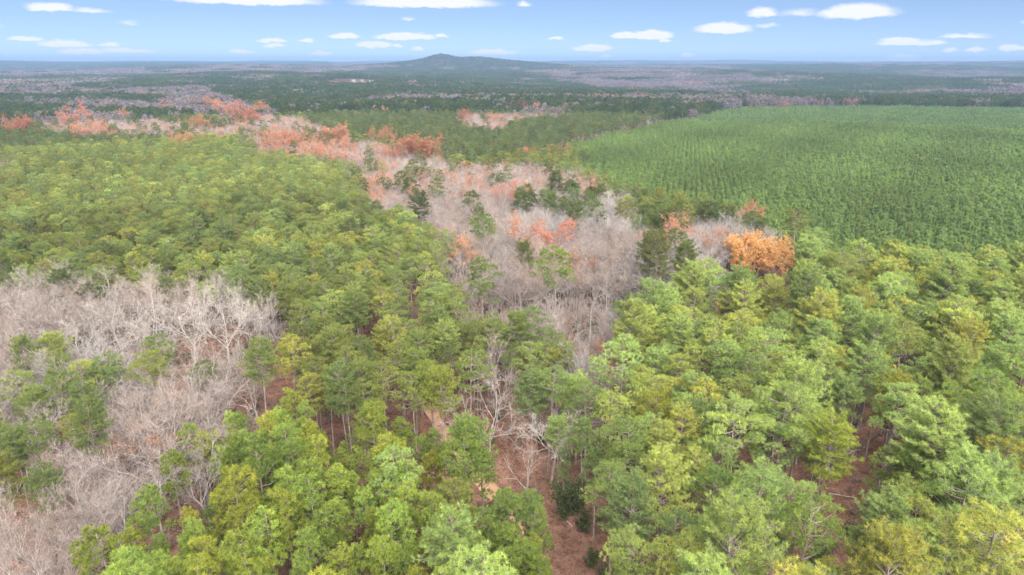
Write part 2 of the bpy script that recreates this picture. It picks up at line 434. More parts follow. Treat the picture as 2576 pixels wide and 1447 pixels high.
def lobed_pine_parts(seed, H, zb, R, nl, tuft=0.42, nbl=20, bw=0.066, trunk_r=0.23, dens=26, flat=0.6, lobe=1.3, sides=7, tw=0.35):
    """old pine: limbs that end in rounded pads of needle tufts"""
    rng = np.random.default_rng(seed); tk, cr = Geo(), Geo()
    nz = 9; zz = np.linspace(-0.3, H*0.96, nz); sw = np.cumsum(rng.normal(0, 0.013*H/8, (nz, 2)), 0); sw -= sw[0]
    rad = trunk_r*(1-0.8*np.clip(zz/H, 0, 1)**1.1); rad[0] *= 1.35
    def axis(z): return np.array([np.interp(z, zz, sw[:, 0]), np.interp(z, zz, sw[:, 1]), z])
    segs_to_geo(tk, [[*sw[i], zz[i], *sw[i+1], zz[i+1], rad[i], rad[i+1]] for i in range(nz-1)], sides)
    limb, tp, td, tl = [], [], [], []
    lop = rng.uniform(0, 2*pi); lk = rng.uniform(0.05, 0.3); a0 = rng.uniform(0, 2*pi)
    for i in range(nl):
        t = (i+0.4)/nl; az = a0+i*2.4+rng.normal()*0.3
        a = lobe*rng.uniform(0.75, 1.25)*(1-0.22*t)
        rr = max(0.0, R-a*0.8)*max(0, 1-t**2.3)**0.5*rng.uniform(0.72, 1.08)*(1+lk*cos(az-lop))
        if i % 3 == 2 and t < 0.8: rr *= 0.6
        zc = zb+0.5+(H-zb-0.9)*t**0.85+rng.normal()*0.3
        c = axis(min(zc, H-0.4)); c = c+np.array([cos(az)*rr, sin(az)*rr, 0])
        z0 = max(zb-0.6, c[2]-0.35*rr-0.4); p0 = axis(z0); p1 = (p0+c)/2+np.array([0, 0, -0.12*rr])+rng.normal(0, .12, 3); br = 0.022+0.012*rr
        limb += [[*p0, *p1, br*1.5, br], [*p1, *(c-np.array([0, 0, a*flat*0.35])), br, br*0.5]]
        n = int(dens*a*a*rng.uniform(0.8, 1.15))
        d = rng.normal(size=(3*n, 3)); d = unit(d); d = d[d[:, 2] > -0.30][:n]
        lump = 1+0.22*np.sin(d[:, 0]*4.1+i)*np.sin(d[:, 1]*4.7+i*2)
        P = c+d*np.array([a, a, a*flat])*(rng.uniform(0.78, 1.08, (len(d), 1))*lump[:, None])
        tp.append(P); td.append(unit(d+np.array([0, 0, 0.55]))); tl.append(np.clip(rng.normal(0.45, 0.12)+rng.normal(0, 0.16, len(d)), 0, 1))
        for q in P[rng.random(len(P)) < tw]: limb.append([*(c-np.array([0, 0, a*flat*0.3])), *q, 0.016, 0.007])
    for k in range(5):                                             # dead stubs below the crown
        zb_ = rng.uniform(zb*0.55, zb); az = rng.uniform(0, 2*pi); L = rng.uniform(.5, 1.7); p0 = axis(zb_)
        limb.append([*p0, *(p0+np.array([cos(az)*L, sin(az)*L, rng.uniform(-.1, .4)])), .03, .012])
    segs_to_geo(tk, limb, 3)
    tp, td, tsh = np.concatenate(tp), np.concatenate(td), np.concatenate(tl); n = len(tp); K = nbl
    d = unit(np.repeat(td, K, 0)*0.42+rng.normal(size=(n*K, 3))*0.64+np.array([0, 0, 0.22]))
    Ls = tuft*rng.uniform(0.6, 1.15, n*K)*np.repeat(rng.uniform(.8, 1.2, n), K)
    base = np.repeat(tp, K, 0)-np.repeat(td, K, 0)*rng.uniform(0, 0.3, (n*K, 1))*tuft
    blades(cr, base, d, Ls, np.full(n*K, bw)*rng.uniform(0.75, 1.25, n*K), rng, np.clip(np.repeat(tsh, K)+rng.normal(0, 0.08, n*K), 0, 1), 0.35)
    return tk, cr
def hardwood_parts(seed, H, R, fork=0.38, limbs=5, lv=4, twigs=9, leafn=0, leaf=0.3, twig_w=0.034, upright=0.5, rad0=0.27, k3=(5, 6, 5), lean=0.0):
    """trunk + limbs down to finger size, and the crown of twigs (and leaves)"""
    rng = np.random.default_rng(seed)
    big, small = [], []; ends = []
    def branch(p, d, L, r, level):
        ns = 4 if level < 3 else 3
        pts = [p]; cur = d.copy()
        for s in range(ns):
            cur = unit(cur+rng.normal(0, 0.16 if level else 0.05, 3)+np.array([0, 0, 0.10*upright if level else 0]))
            p = p+cur*L/ns; pts.append(p)
        r1 = r*(0.42 if level else 0.62)
        for s in range(ns):
            a, b = r+(r1-r)*s/ns, r+(r1-r)*(s+1)/ns
            (big if r > 0.05 else small).append([*pts[s], *(pts[s+1]+(pts[s+1]-pts[s])*0.03), a, b])
        if level >= lv-1:
            ends.append((np.array(pts), L)); return
        if level == 0: n = limbs
        else: n = k3[min(level-1, len(k3)-1)]+rng.integers(-1, 2)
        a0 = rng.uniform(0, 2*pi)
        for c in range(n):
            if level == 0:
                f = 1.0 if c < 3 else rng.uniform(0.62, 0.95)
            else: f = 0.30+0.70*(c+rng.uniform(0.2, 0.9))/n
            f = min(f, 1.0)
            g = f*ns; i = min(int(g), ns-1); base = pts[i]+(pts[i+1]-pts[i])*(g-i); ax = unit(pts[i+1]-pts[i])
            ref = np.array([1., 0, 0]) if abs(ax[2]) > 0.8 else np.array([0, 0, 1.])
            e1 = unit(np.cross(ax, ref)); e2 = np.cross(ax, e1)
            phi = a0+c*2.4+rng.normal()*0.3
            th = radians(rng.uniform(20, 48) if level == 0 else rng.uniform(24, 56))
            dd = unit(ax*cos(th)+(e1*cos(phi)+e2*sin(phi))*sin(th)+np.array([0, 0, 0.16*upright]))
            if level == 0: LL = (H*(1-fork))*rng.uniform(0.62, 0.85)*(1.0 if c < 3 else 0.8)
            else: LL = L*rng.uniform(0.42, 0.68)*(1.15-0.45*f)
            branch(base, dd, LL, (r1 if level == 0 else r+(r1-r)*f)*rng.uniform(0.55, 0.78), level+1)
    branch(np.array([0., 0, -0.3]), unit(np.array([lean, rng.normal()*0.03, 1.0])), H*fork, rad0, 0)
    tk, cr = Geo(), Geo()
    segs_to_geo(tk, big, 6); segs_to_geo(tk, small, 3)
    B, D, Ls = [], [], []
    for pts, L in ends:
        n = twigs
        f = rng.uniform(0.1, 1.0, n)*(len(pts)-1); i = np.minimum(f.astype(int), len(pts)-2)
        base = pts[i]+(pts[i+1]-pts[i])*(f-i)[:, None]; ax = unit(pts[i+1]-pts[i])
        d = unit(ax*0.8+rng.normal(size=(n, 3))*0.55+np.array([0, 0, 0.25*upright]))
        B.append(base); D.append(d); Ls.append(np.clip(L*rng.uniform(0.3, 0.75, n), 0.35, 1.5))
    B, D, Ls = np.concatenate(B), np.concatenate(D), np.concatenate(Ls)
    if len(B):
        blades(cr, B, D, Ls, np.full(len(B), twig_w)*rng.uniform(0.7, 1.3, len(B)), rng, np.clip(rng.normal(0.5, 0.22, len(B)), 0, 1))
        m = len(B); tip = B+D*(Ls*0.6)[:, None]
        d2 = unit(np.repeat(D, 2, 0)+rng.normal(size=(2*m, 3))*0.6)
        blades(cr, np.repeat(tip, 2, 0), d2, np.repeat(Ls, 2)*0.6, np.full(2*m, twig_w*0.75), rng, np.clip(rng.normal(0.5, 0.22, 2*m), 0, 1))
    nt = sum(len(t) for t in cr.T)
    if leafn:
        i = rng.integers(0, len(B), leafn)
        c = B[i]+D[i]*(Ls[i]*rng.uniform(0.1, 1.3, leafn))[:, None]+rng.normal(size=(leafn, 3))*0.16
        leaves(cr, c, leaf*rng.uniform(0.6, 1.25, leafn), rng, np.clip(rng.normal(0.5, 0.25, leafn), 0, 1))
    return tk, cr, nt
class Proto: pass
def make_proto(name, parts, bark, crownmat, height):
    tk, cr = parts[0], parts[1]
    p = Proto(); p.H = height
    Vt, Tt, St = tk.arrays(); Vc, Tc, Sc = cr.arrays()
    p.trunk = tri_mesh(name+'_trunk', Vt, Tt, [bark], shade=St, smooth=True)
    mi = np.zeros(len(Tc), int)
    if len(parts) > 2 and isinstance(crownmat, tuple):
        mi[parts[2]:] = 1; cm = list(crownmat)
    else: cm = [crownmat if not isinstance(crownmat, tuple) else crownmat[0]]
    p.crown = tri_mesh(name+'_crown', Vc, Tc, cm, mi, Sc)
    V = np.concatenate([Vt, Vc]); T = np.concatenate([Tt, Tc+len(Vt)])
    me = tri_mesh(name, V, T, [bark]+cm, np.concatenate([np.zeros(len(Tt), int), mi+1]), np.concatenate([St, Sc]))
    p.whole = bpy.data.objects.new(name+'_source', me)          # never linked: only a source for the far stands
    p.tris = len(T)
    return p
def old_pine(i):
    zb = [13.0, 14.0, 12.4, 14.6, 13.4, 12.0, 14.2, 13.6][i]; R = [4.3, 4.0, 4.7, 4.4, 3.7, 4.3, 4.8, 3.9][i]
    if i in (1, 4, 7):
        return pine_parts(100+i, 21.5, zb-.6, R*1.02, 'round' if i != 1 else 'broad', trunk_r=0.23, tuft=0.46, step=0.36, nbl=22, bw=0.056, per=7, whorl=0.48)
    return lobed_pine_parts(100+i, 21.5, zb, R, [34, 0, 40, 30, 0, 36, 32, 0][i], flat=[.62, 0, .66, .5, 0, .62, .5, 0][i], lobe=[1.07, 0, 1.03, 1.14, 0, 1.05, 1.17, 0][i], tuft=.43, nbl=22, bw=.055, dens=26, tw=.25)
PINES = [make_proto('pine', old_pine(i), M_BARK, M_NEEDLE, 21.5) for i in range(8)]
YOUNG = [make_proto('young_pine', lobed_pine_parts(200+i, 15.5, [7.6, 8.4, 7.2, 8.6, 6.6][i], [2.35, 2.1, 2.5, 2.4, 2.0][i], [27, 25, 29, 25, 28][i],
         tuft=0.41, lobe=[.74, .7, .76, .8, .68][i], flat=.72, dens=42, trunk_r=0.15, bw=.056, nbl=23, tw=.2), M_BARK, M_NEEDLE, 15.5) for i in range(5)]
MIDP = [make_proto('mid_pine', lobed_pine_parts(300+i, 21.5, [13, 14, 12.5, 13.5][i], [4.0, 3.8, 4.3, 3.9][i], 18, tuft=.62, nbl=9, bw=.15, dens=11, trunk_r=.22, sides=4, tw=.1), M_BARK, M_NEEDLE, 21.5) for i in range(4)]
PLANT = [make_proto('plantation_pine', pine_parts(400+i, 10.0, 3.0, [1.6, 1.45, 1.7, 1.55][i], ['cone', 'round', 'cone', 'round'][i],
        tuft=0.46, whorl=0.55, per=5, nbl=10, step=0.5, bw=0.10, trunk_r=0.09, sides=4), M_BARK, M_NEEDLE, 10.0) for i in range(4)]
HARD = [make_proto('bare_hardwood', hardwood_parts(500+i, 21.0, 4.5, [.34, .30, .40, .28, .36, .32][i], [5, 5, 6, 4, 5, 6][i], 4, 11,
        upright=[.6, .3, .9, .5, .2, .8][i], rad0=[.27, .31, .25, .29, .31, .23][i]), M_GREY, M_TWIG, 21.0) for i in range(6)]
SAPL = [make_proto('bare_sapling', hardwood_parts(600+i, 13.0, 2.5, .35, 5, 3, 12, upright=0.9, rad0=0.11, k3=(6, 5), twig_w=0.03), M_GREY, M_TWIG, 13.0) for i in range(4)]
MIDH = [make_proto('mid_hardwood', hardwood_parts(700+i, 21.0, 4.2, [.34, .30, .38][i], 5, 4, 4, upright=[.6, .4, .8][i], rad0=.26, k3=(4, 4), twig_w=0.075), M_GREY, M_TWIG, 21.0) for i in range(3)]
LEAFY = [make_proto('autumn_tree', hardwood_parts(800+i, 22.0, 4.5, [.30, .26, .34][i], 6, 4, 7, leafn=[26000, 9000, 11000][i], leaf=0.35, upright=[.05, .6, .15][i], rad0=.27),
         M_GREY, (M_TWIG, M_LEAF), 22.0) for i in range(3)]
BUDDY = [make_proto('budding_tree', hardwood_parts(850+i, 20.0, 4.5, [.30, .34][i], 5, 4, 8, leafn=[7000, 5500][i], leaf=0.28, upright=[.6, .4][i], rad0=.24),
         M_GREY, (M_TWIG, M_LEAF), 20.0) for i in range(2)]
def low_tree(g, c, H, R, n, rng, cone=False, bladesz=1.6, up=0.3):
    t = rng.random(n)
    if cone: z = H*(0.2+0.8*t); r = R*(1-t)**0.8
    else: z = H*(0.5+0.5*t); r = R*np.sqrt(np.clip(1-(2*t-0.9)**2*0.8, 0.03, 1))
    a = rng.uniform(0, 2*pi, n); rr = r*rng.uniform(0.45, 1.0, n)
    B = np.stack([c[0]+np.cos(a)*rr, c[1]+np.sin(a)*rr, c[2]+z], 1)
    out = unit(np.stack([np.cos(a), np.sin(a), np.full(n, 0.5)], 1))
    d = unit(out*0.5+rng.normal(size=(n, 3))*0.6+np.array([0, 0, up]))
    blades(g, B-d*bladesz*0.4, d, np.full(n, bladesz)*rng.uniform(.7, 1.3, n), np.full(n, bladesz*0.55), rng, np.clip(rng.normal(.45, .22, n)+rng.normal()*0.12, 0, 1))
def clump_proto(name, seed, count, spread, n, kind, H, R, bl):
    rng = np.random.default_rng(seed); g = Geo(); tk = Geo()
    pts = []
    tries = 0
    while len(pts) < count and tries < 6000:
        tries += 1
        q = rng.uniform(-spread, spread, 2)
        if all(np.hypot(*(q-p)) > spread*1.45/math.sqrt(count) for p in pts): pts.append(q)
    segs = []
    for q in pts:
        h = H*rng.uniform(0.8, 1.15)
        segs.append([q[0], q[1], -1, q[0], q[1], h*0.85, 0.22, 0.08])
        low_tree(g, (q[0], q[1], 0), h, R*rng.uniform(0.8, 1.2), n, rng, kind == 'cone', bl, 0.3 if kind != 'bare' else 0.9)
    segs_to_geo(tk, segs, 3)
    return make_proto(name, (tk, g), M_GREY if kind == 'bare' else M_BARK, M_TWIG if kind == 'bare' else M_NEEDLE, H)
CLP = [clump_proto('pine_clump', 900+i, 9, 11, 150, 'pine', 21, 3.7, 1.5) for i in range(3)]
CLB = [clump_proto('bare_clump', 910+i, 9, 11, 150, 'bare', 19, 3.9, 1.7) for i in range(3)]
CLR = [clump_proto('young_clump', 920+i, 30, 11, 50, 'cone', 10, 1.7, 1.0) for i in range(2)]
FRP = [clump_proto('pine_patch', 930+i, 60, 42, 34, 'pine', 20, 5.0, 3.2) for i in range(2)]
FRB = [clump_proto('bare_patch', 940+i, 60, 42, 34, 'bare', 18, 5.0, 3.4) for i in range(2)]

# ------------------------------------------------------------------ what grows where
def inside(poly, x, y):
    c = np.zeros(np.shape(x), bool); n = len(poly)
    for i in range(n):
        x0, y0 = poly[i]; x1, y1 = poly[(i+1) % n]
        if y0 == y1: continue
        hit = ((y0 > y) != (y1 > y)) & (x < (x1-x0)*(y-y0)/(y1-y0)+x0)
        c ^= hit
    return c
BARE_ZONES = [
    [(-400, 710), (60, 690), (240, 705), (560, 700), (650, 750), (712, 785), (680, 830), (610, 860), (600, 905), (680, 920), (745, 970), (700, 1010), (600, 1040), (540, 1080), (480, 1140), (390, 1200), (340, 1270), (260, 1350), (190, 1440), (60, 1800), (-400, 1800)],
    [(890, 412), (1000, 425), (1130, 405), (1350, 405), (1490, 440), (1575, 480), (1590, 540), (1560, 575), (1620, 575), (1740, 545), (1900, 560), (1960, 600), (1830, 650), (1770, 700), (1720, 750), (1640, 775), (1530, 785), (1520, 880), (1420, 890), (1400, 800), (1290, 800), (1200, 770), (1150, 700), (1110, 630), (1090, 570), (1070, 510), (1000, 490), (920, 470)],
    [(60, 246), (300, 256), (500, 252), (680, 282), (780, 302), (900, 346), (1090, 376), (1130, 402), (1000, 422), (890, 412), (800, 392), (650, 372), (620, 342), (470, 332), (560, 302), (420, 277), (200, 264)],
    [(100, 302), (200, 277), (330, 292), (480, 312), (440, 337), (330, 337), (120, 337)],
    [(1150, 285), (1260, 285), (1420, 268), (1440, 285), (1300, 300), (1250, 320), (1160, 310)],
    [(-200, 390), (30, 395), (20, 415), (-200, 420)],
]
PINE_IN_BARE = [
    [(60, 900), (150, 900), (260, 970), (270, 1020), (210, 1080), (190, 1130), (90, 1120), (60, 1000)],
    [(-300, 1100), (90, 1100), (110, 1190), (60, 1270), (-300, 1280)],
    [(395, 860), (480, 860), (480, 960), (400, 950)],
]
PLANTATION = [(1400, 372), (1600, 325), (1860, 268), (2000, 262), (2900, 275), (3200, 640), (2576, 640), (2400, 652), (2300, 625), (2100, 625), (2020, 612), (1985, 585), (1930, 540), (1830, 515), (1700, 478), (1580, 455), (1500, 425), (1420, 392)]
YOUNG_ZONE = [(440, 1090), (560, 1060), (690, 990), (830, 1010), (980, 1070), (1080, 1150), (1180, 1250), (1290, 1360), (1340, 1500), (1340, 1800), (40, 1800), (170, 1450), (240, 1350), (320, 1270), (380, 1190)]
RIGHT_ZONE = [(1080, 880), (1240, 1010), (1440, 880), (1560, 770), (1760, 700), (1880, 640), (2300, 610), (2900, 600), (3200, 1800), (1300, 1800), (1300, 1300)]
FAR_PINE = [
    [(530, 222), (700, 203), (900, 184), (1140, 174), (1290, 182), (1480, 202), (1640, 216), (1560, 242), (1200, 244), (1000, 238), (830, 262), (700, 268), (560, 240)],
    [(170, 220), (360, 198), (560, 193), (720, 188), (700, 200), (560, 216), (250, 224)],
    [(-400, 228), (300, 236), (430, 243), (350, 253), (200, 247), (-400, 250)],
    [(-400, 252), (60, 252), (300, 268), (560, 305), (480, 335), (420, 345), (-400, 400)],
    [(700, 272), (900, 292), (1000, 262), (1200, 250), (1450, 256), (1870, 290), (1700, 322), (1400, 372), (1240, 385), (1120, 392), (1090, 372), (900, 342), (780, 302)],
    [(1880, 198), (2200, 216), (2900, 236), (2900, 262), (2300, 258), (2150, 247), (1900, 236)],
    [(1830, 168), (2150, 177), (2300, 186), (2900, 192), (2900, 208), (2300, 206), (2050, 196), (1850, 178)],
    [(1500, 222), (1640, 215), (1830, 222), (1760, 234), (1560, 236)],
    [(-400, 172), (300, 168), (800, 164), (860, 172), (400, 180), (-400, 186)],
]
# leaf-littered openings on the ground
CLEARINGS = [[(1255, 1130), (1330, 1150), (1345, 1250), (1290, 1290), (1250, 1270), (1235, 1190)], [(1375, 1300), (1455, 1300), (1465, 1400), (1450, 1560), (1380, 1560), (1360, 1400)],
             [(2140, 1100), (2170, 1100), (2165, 1200), (2135, 1260), (2110, 1260), (2120, 1180)], [(1010, 780), (1060, 830), (1070, 900), (1020, 890), (985, 800)]]
CANOPY = 17.0
def wobble(x, y, k=1.0):
    return k*(np.sin(x/23+y/31)+0.7*np.sin(x/11-y/17+1)+0.5*np.sin(x/6.1+y/5.3+2))
def zone_of(x, y):
    """0 pine (left stand), 1 bare, 2 plantation, 3 young pine, 4 old pine on the right, 5 distant bare, 6 distant pine"""
    r = np.hypot(x, y)
    px, py, f = to_frame(x, y, np.full(np.shape(x), CANOPY))
    s = FPX/np.maximum(f, 1)                      # photograph px per metre there
    sh = np.sin(x*12.9898+y*78.233)*43758.5453; sh = sh-np.floor(sh)-0.5; sh2 = np.sin(x*39.346+y*11.135)*24634.6345; sh2 = sh2-np.floor(sh2)-0.5
    px = px+(wobble(x, y, 3.0)+sh*11)*s; py = py+(wobble(y, x, 3.0)+sh2*11)*s*np.clip(60/np.maximum(r, 60), 0.03, 1)
    z = np.zeros(np.shape(x), int)
    z[inside(RIGHT_ZONE, px, py)] = 4
    z[inside(YOUNG_ZONE, px, py)] = 3
    far = py < 268
    bands = np.sin(y/330+x/1900+0.4)+np.sin(y/170-x/1300+2)+0.7*np.sin(x/420+y/600)+0.5*np.sin(x/150+1)
    z[far] = 5; z[far & (bands > 0.95)] = 6
    for p in FAR_PINE: z[inside(p, px, py)] = 6
    hz = py < 166
    nz = np.sin(x/410+y/700)+np.sin(x/933-y/350+1)+0.6*np.sin(y/210+x/1700)
    z[hz & (nz > -0.9)] = 6; z[hz & (nz <= -0.9)] = 5
    onhill = (np.hypot((x-hill_x(1180))/700, (y-HILL_Y)/600) < 1) & (nz > -9)
    z[onhill] = 6
    _, pyt, ft = to_frame(x, y, np.full(np.shape(x), 22.0)); pyt = pyt+wobble(y, x, 1.5)*FPX/np.maximum(ft, 1)*np.clip(60/np.maximum(r, 60), 0.03, 1)
    for i, p in enumerate(BARE_ZONES): z[inside(p, px, py) | (inside(p, px, pyt) if i == 1 else False)] = 1
    for p in PINE_IN_BARE:
        q = inside(p, px, py); z[q] = 0
    px2, py2, _ = to_frame(x, y, np.full(np.shape(x), 7.0)); px2 = px2+(wobble(x, y, 3.5)+sh2*16)*s
    z[inside(PLANTATION, px2, py2) | (inside(PLANTATION, px2, to_frame(x, y, np.full(np.shape(x), 20.5))[1]) & ((z == 4) | (z == 0)))] = 2
    return z
def hexgrid(s, rmin, rmax, half, rng, jit=0.33):
    w = rmax*sin(half) if half < pi/2 else rmax
    xs = np.arange(-w, w, s); ys = np.arange(max(rmin*0.6, 20), rmax, s*0.866)
    X, Y = np.meshgrid(xs, ys); X = X+(np.arange(len(ys)) % 2)[:, None]*s/2
    X = X.ravel()+rng.normal(0, jit*s*0.6, X.size); Y = Y.ravel()+rng.normal(0, jit*s*0.6, Y.size)
    r = np.hypot(X, Y); k = (r >= rmin) & (r < rmax) & (np.abs(np.arctan2(X, Y)) < half)
    return X[k], Y[k]
HALF = radians(43)
T_LIST = {k: [] for k in ('pine', 'young', 'bare', 'sapling', 'plantation', 'leafy', 'bud')}   # rows: x y scale variant tint
rng = np.random.default_rng(11)
def jitter_tint(base, n, v=0.12, hue=0.10):
    b = np.asarray(base, float)[None]*np.exp(rng.normal(0, v, (n, 1)))
    h = np.clip(rng.normal(0, hue, n), -0.9*hue, 2.2*hue)
    b[:, 0] *= np.exp(h); b[:, 1] *= np.exp(0.15*h); b[:, 2] *= np.exp(-0.8*h)
    return b
